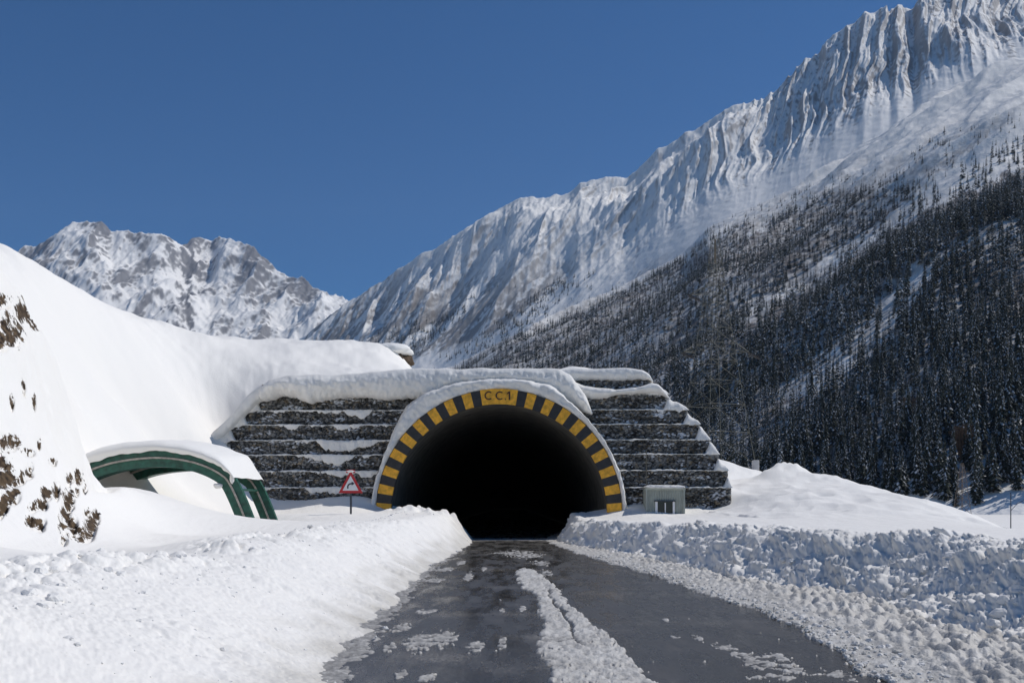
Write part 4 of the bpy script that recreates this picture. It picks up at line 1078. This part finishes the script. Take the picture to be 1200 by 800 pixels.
# ------------------------------------------------------------------ buried green steel gallery
gal = empty('steel_arch_shelter', P(285,606,40)); tag(gal, 'half buried green steel arched frame with a thick snow covered roof left of the tunnel', 'shelter')
NEAR = [(30,596),(62,565),(84,551),(105,541),(128,533.5),(150,529.5),(172,527.3),(190,527),(212,529),(233,533.5),(250,540),(262,546.5),(272,554),(279,565),(286,580),(293,597),(301,618),(304,630)]
def world_curve(pts, Y, dx=0):
    return [((px-600)/F*Y+dx, ZC+(HY-py)/F*Y) for px,py in pts]
def offset(line, d):
    out = []
    for i,(x,z) in enumerate(line):
        a = line[max(i-1,0)]; b = line[min(i+1,len(line)-1)]
        tx, tz = b[0]-a[0], b[1]-a[1]; L = math.hypot(tx,tz)
        out.append((x+tz/L*d, z-tx/L*d))
    return out
def densify(line, k=4):
    p = np.array(line); t = np.arange(len(p)); tt = np.linspace(0,len(p)-1,(len(p)-1)*k+1)
    # Catmull-like smoothing
    x = np.interp(tt,t,p[:,0]); z = np.interp(tt,t,p[:,1])
    for _ in range(2):
        x[1:-1] = .25*x[:-2]+.5*x[1:-1]+.25*x[2:]; z[1:-1] = .25*z[:-2]+.5*z[1:-1]+.25*z[2:]
    return list(zip(x,z))
YN, YFAR = 38.0, 42.6
for Yr_, dx, nm in ((YN,0,'arch_rib'),(YFAR,-.25,'arch_rib')):
    base = densify(world_curve(NEAR, YN, dx))
    if Yr_ == YFAR: base = [(x,z) for x,z in base]
    rib = empty(nm, (base[30][0], Yr_, 0)); rib.parent = gal; rib.location = (base[30][0]-gal.location[0], Yr_-gal.location[1], -gal.location[2])
    def under(mbx, name, mat):
        o = mbx.build(name, mat); o.parent = rib; o.location = (-base[30][0], -Yr_, 0)
    a = MB(); a.strip(offset(base,.26), base, Yr_, Yr_+.26); under(a, 'outer_chord', M['green'])
    a = MB(); a.strip(offset(base,.33), offset(base,.262), Yr_-.06, Yr_+.30); under(a, 'flange', M['beige'])
    a = MB(); a.strip(offset(base,.64), offset(base,.332), Yr_+.05, Yr_+.75); under(a, 'inner_chord', M['green'])
base = densify(world_curve(NEAR, YN)); base_f = densify(world_curve(NEAR, YN, -.25))
# roof sheeting between the ribs (down to the shoulder of the legs) and purlins
ks = [k for k,(x,z) in enumerate(base) if k < 4*12.4]
V = []
for q in np.linspace(0,1,8):
    V.append([(base[k][0]*(1-q)+base_f[k][0]*q, YN+.03+(YFAR-YN+.4)*q, base[k][1]+.015) for k in ks])
Va = np.array(V)
top = Va.reshape(-1,3); low = top-np.array((0,0,.05))
f = grid_faces(8,len(ks))
link('roof_sheet', np_mesh('roof_sheet', np.r_[top,low], np.r_[f[:, ::-1], f+len(top)], True), M['rust'], gal)
a = MB()
for k in range(8, 56, 9):
    x0_, z0_ = offset(base,.30)[k]; x1_, z1_ = offset(base_f,.30)[k]
    a.tube([(x0_,YN+.2,z0_),(x1_,YFAR+.1,z1_)], .05, 6)
a.build('purlin', M['green'], gal)
# snow blanket on the roof: sheet with thickness, lip hanging over the near rib
nk = 150; sk = np.linspace(0, 4*12.6, nk)
bx = np.interp(sk, range(len(base)), [p[0] for p in base]); bz = np.interp(sk, range(len(base)), [p[1] for p in base])
rows = []
qs = [(-.02,.0),(-.05,.25),(-.035,.6),(0.0,.85),(.06,1.),(.2,1.1),(.4,1.25),(.6,1.45),(.8,1.7),(.95,1.7),(1.02,1.2),(1.06,.6),(1.07,0)]
taper = sstep(0,1,(4*12.6-sk)/9)*.80+.20
lip = .06+.07*noise(sk/6,0,831)+.04*noise(sk/2.2,2,832)
for q,hf in qs:
    th_ = (.30+.12*sstep(44,10,sk))*hf*taper
    # normal to the arch
    tx = np.gradient(bx); tz = np.gradient(bz); L = np.hypot(tx,tz); nx_, nz_ = -tz/L, tx/L
    low_ = -lip if hf == 0 and q < 0 else 0
    x = bx-.25*max(0,min(1,q))+nx_*(th_*.35+low_); z = bz+nz_*(th_*.6+low_)+th_*.45
    y = YN+(YFAR+.45-YN)*q-.05+.05*noise(sk/5,q*4,833)
    z = z+.03*noise(sk/4,q*3,834)*hf
    rows.append(np.stack([x,y+0*x,z],-1))
V = np.array(rows)
link('roof_snow', np_mesh('roof_snow', V.reshape(-1,3), grid_faces(len(rows),nk)[:, ::-1]), M['snow'], gal)
blob('joint_snow', (base[49][0]-.05,YN-.05,base[49][1]-.12), (.09,.08,.2), gal, M['snow'], 841, sub=3)
blob('joint_snow', (base[47][0]-.45,YN+.0,base[47][1]-.55), (.18,.1,.10), gal, M['snow'], 843, sub=3)

# ------------------------------------------------------------------ pylons
def lattice(mb, base_c, w0, levels, r):
    """levels: [(height, half width)] square lattice body"""
    cx_, cy_, cz_ = base_c
    cs = [(-1,-1),(1,-1),(1,1),(-1,1)]
    ca, sa = math.cos(R(24)), math.sin(R(24))
    def pt(h, w, c):
        x, y = c[0]*w, c[1]*w
        return (cx_+x*ca-y*sa, cy_+x*sa+y*ca, cz_+h)
    for (h0,a0),(h1,a1) in zip(levels[:-1],levels[1:]):
        for k in range(4):
            c, d = cs[k], cs[(k+1)%4]
            mb.tube([pt(h0,a0,c),pt(h1,a1,c)], r, 4)
            mb.tube([pt(h0,a0,c),pt(h1,a1,d)], r*.55, 4); mb.tube([pt(h0,a0,d),pt(h1,a1,c)], r*.55, 4)
            mb.tube([pt(h1,a1,c),pt(h1,a1,d)], r*.55, 4)
    return pt
Yt = 100.0
tb = P(838,545,Yt)
tw = empty('power_pylon', tb); tag(tw, 'tall thin steel lattice pylon standing against the dark forested slope', 'pylon')
Ht = (545-280)/F*Yt
def hw_(h): return 2.75*(1-h/Ht)**1.15*.92+.28
lv = [0]; 
while lv[-1] < Ht*.985: lv.append(min(Ht, lv[-1]+max(.75,hw_(lv[-1])*1.15)))
mb = MB(); ptf = lattice(mb, tb, 2.7, [(h,hw_(h)) for h in lv], .027)
mb.build('lattice_body', M['steel'], tw)
topm = MB(); topm.tube([(tb[0]-.25,Yt,tb[2]+Ht-.1),(tb[0],Yt,tb[2]+Ht+.3),(tb[0]+.25,Yt,tb[2]+Ht-.1)], .03, 4)
topm.tube([(tb[0],Yt,tb[2]+Ht-2.4),(tb[0],Yt,tb[2]+Ht)], .09, 5); topm.build('rusty_peak', M['rust'], tw)
ca, sa = math.cos(R(24)), math.sin(R(24))
for ypx, half_px, sides in ((345,31,(-1,)),(412,38,(-1,1))):
    h = (545-ypx)/F*Yt
    for sgnx in sides:
        tip = (tb[0]+sgnx*half_px/F*Yt, Yt-.5, tb[2]+h-.1)
        a = MB(); w = hw_(h)
        for c in ((sgnx,-1),(sgnx,1)):
            for hh in (0,.85):
                q = ptf(h+hh, w, c); a.tube([q, tip], .03, 4)
            q0 = ptf(h, w, c); q1 = ptf(h+.85, w, c)
            for s in (.3,.6):
                m0 = [q0[i]*(1-s)+tip[i]*s for i in range(3)]; m1 = [q1[i]*(1-s+.25)+tip[i]*(s-.25) for i in range(3)]
                a.tube([m0,m1], .018, 4)
        a.build('cross_arm', M['steel'], tw)
        for dy_ in (0,.22):
            a = MB(); d = sgnx
            p0 = Vector((tip[0]-.15,tip[1]-.1-dy_,tip[2]-.05-dy_)); p1 = p0+Vector((1.15,-.3,-.55))
            L = 14
            pts = [p0.lerp(p1,i/L) for i in range(L+1)]
            a.tube(pts, [.045 if i%2 else .085 for i in range(L+1)], 6)
            a.build('insulator', M['insul'], tw)
fx = P(868,547,Yt)
mb = MB()
for c in ((1,-1),(1,1),(-1,1),(-1,-1)):
    q = ptf(0, hw_(0), c); mb.box(q[0]-.3,q[0]+.3,q[1]-.3,q[1]+.3,q[2]-2.4,q[2]+.45)
mb.build('footing', M['concrete_light'], tw, bevel=.04)

Y2 = 235.0
b2 = P(1127.5,604,Y2)
b2 = (b2[0],b2[1],float(ground_z(np.array([b2[0]]),np.array([Y2]))[0][0]))
tw2 = empty('small_pylon', b2); tag(tw2, 'short rusty lattice pylon on the snowy flat below the forest at right', 'pylon')
H2 = 14.0
mb = MB(); lattice(mb, b2, 1.3, [(h,1.35*(1-h/H2)**.9+.22) for h in (0,2.0,4.0,5.8,7.4,8.8,10,11,12,13,14)], .06); mb.build('lattice_body', M['rust'], tw2)
mb = MB()
for h in (9.6,12.0): mb.box(b2[0]-1.6,b2[0]+1.6,Y2-.06,Y2+.06,b2[2]+h,b2[2]+h+.12)
mb.build('cross_arm', M['rust'], tw2)

Y3 = 120.0
b3 = (PX(1184.5,Y3),Y3,float(ground_z(np.array([PX(1184.5,Y3)]),np.array([Y3]))[0][0]))
pole = empty('lamp_pole', b3); tag(pole, 'thin dark pole with a slanting arm on the snow at the right edge', 'pole')
zt3 = PZ(577,Y3)
mb = MB(); mb.tube([(b3[0],Y3,b3[2]-.3),(b3[0],Y3,zt3)], [.075,.05], 8); mb.build('post', M['darkmetal'], pole)
mb = MB(); mb.tube([(b3[0],Y3,PZ(598,Y3)),(PX(1192,Y3),Y3,PZ(590,Y3)),(PX(1200,Y3),Y3,PZ(586,Y3))], .035, 6); mb.build('arm', M['darkmetal'], pole)

# ------------------------------------------------------------------ bare shrubs
def shrub(name, px, Y, hgt, wid, n, label, seed, group=None):
    r = np.random.default_rng(seed)
    x = PX(px,Y); z = float(ground_z(np.array([x]),np.array([Y]))[0][0]) if Y < 350 else float(slope_z(np.array([x]),np.array([Y]),GA)[0])
    mb = MB()
    for k in range(n):
        an = r.random()*6.28; t = r.random()**.6; L = hgt*(.55+.45*r.random())
        p0 = (x+r.normal()*wid*.08,Y+r.normal()*wid*.08,z-.1); p1 = (x+math.cos(an)*wid*.3*t,Y+math.sin(an)*wid*.3*t,z+L*.5); p2 = (x+math.cos(an)*wid*.5*t+r.normal()*wid*.06,Y+math.sin(an)*wid*.5*t,z+L)
        mb.tube([p0,p1,p2], [hgt*.012,hgt*.009,hgt*.004], 3, False)
        for q in range(4):
            s = .35+.6*r.random(); b_ = [p1[i]*(1-s)+p2[i]*s for i in range(3)]
            mb.tube([b_, (b_[0]+r.normal()*wid*.10,b_[1]+r.normal()*wid*.10,b_[2]+hgt*.12*r.random())], [hgt*.006,hgt*.003], 3, False)
    o = mb.build(name, M['twig']); tag(o, label, 'tree' if name.endswith('tree') else 'shrub', group)
shrub('bare_shrub', 1172, 112, 1.9, 2.2, 130, 'small round brown shrub beside the thin pole on the snowy flat', 3)
shrub('bare_tree', 1131, 440, 17, 11, 170, 'rust brown leafless tree behind the short lattice pylon', 5)
shrub('bare_tree', 1172, 432, 7, 8, 110, 'low reddish brown leafless tree at the right end of the open snow slope', 7)
shrub('bare_tree', 1068, 520, 11, 12, 120, 'brown leafless tree between dark conifers left of the short pylon', 9)

# ------------------------------------------------------------------ light, sky, camera
w = bpy.data.worlds.new('World'); scene.world = w; w.use_nodes = True
nt = w.node_tree; bg = nt.nodes['Background']
sky = nt.nodes.new('ShaderNodeTexSky'); sky.sky_type = 'NISHITA'; sky.sun_disc = False
sky.sun_elevation = R(SUN_EL); sky.sun_rotation = R(SUN_AZ); sky.altitude = 3000; sky.air_density = 1.0; sky.dust_density = 0.0; sky.ozone_density = 5.5
hs = nt.nodes.new('ShaderNodeHueSaturation'); hs.inputs['Saturation'].default_value = 1.27; nt.links.new(sky.outputs[0], hs.inputs['Color']); nt.links.new(hs.outputs[0], bg.inputs['Color']); bg.inputs['Strength'].default_value = .082
sl = bpy.data.lights.new('sun','SUN'); sl.energy = 3.3; sl.angle = R(.53); sl.color = (1,.975,.945)
so = bpy.data.objects.new('sun', sl); COL.objects.link(so)
S = Vector((math.sin(R(SUN_AZ))*math.cos(R(SUN_EL)), math.cos(R(SUN_AZ))*math.cos(R(SUN_EL)), math.sin(R(SUN_EL))))
so.rotation_euler = S.to_track_quat('Z','Y').to_euler(); so.location = (30,20,60)
m, n, l, b = new_mat('mountain_air'); n.remove(b)
pv = n.new('ShaderNodeVolumePrincipled'); pv.inputs['Color'].default_value = (.62,.76,1,1); pv.inputs['Density'].default_value = HAZE; pv.inputs['Anisotropy'].default_value = .2
l.new(pv.outputs[0], n['Material Output'].inputs['Volume'])
mb = MB(); mb.box(-11500,9500,-200,11500,-60,3400)
tag(mb.build('haze', m), 'thin blue mountain air filling the valley', 'haze', kind='stuff')
cam = bpy.data.cameras.new('camera'); co = bpy.data.objects.new('camera', cam); COL.objects.link(co)
co.location = (0,0,ZC); co.rotation_euler = (R(90),0,0)
cam.sensor_width = 36; cam.lens = 36*F/1200; cam.shift_y = (HY-400)/1200; cam.clip_start = .1; cam.clip_end = 30000
scene.camera = co
scene.view_settings.view_transform = 'Standard'; scene.view_settings.look = 'None'; scene.view_settings.exposure = 0; scene.view_settings.gamma = 1
scene.view_settings.use_curve_mapping = False
scene.cycles.max_bounces = 6; scene.cycles.diffuse_bounces = 3
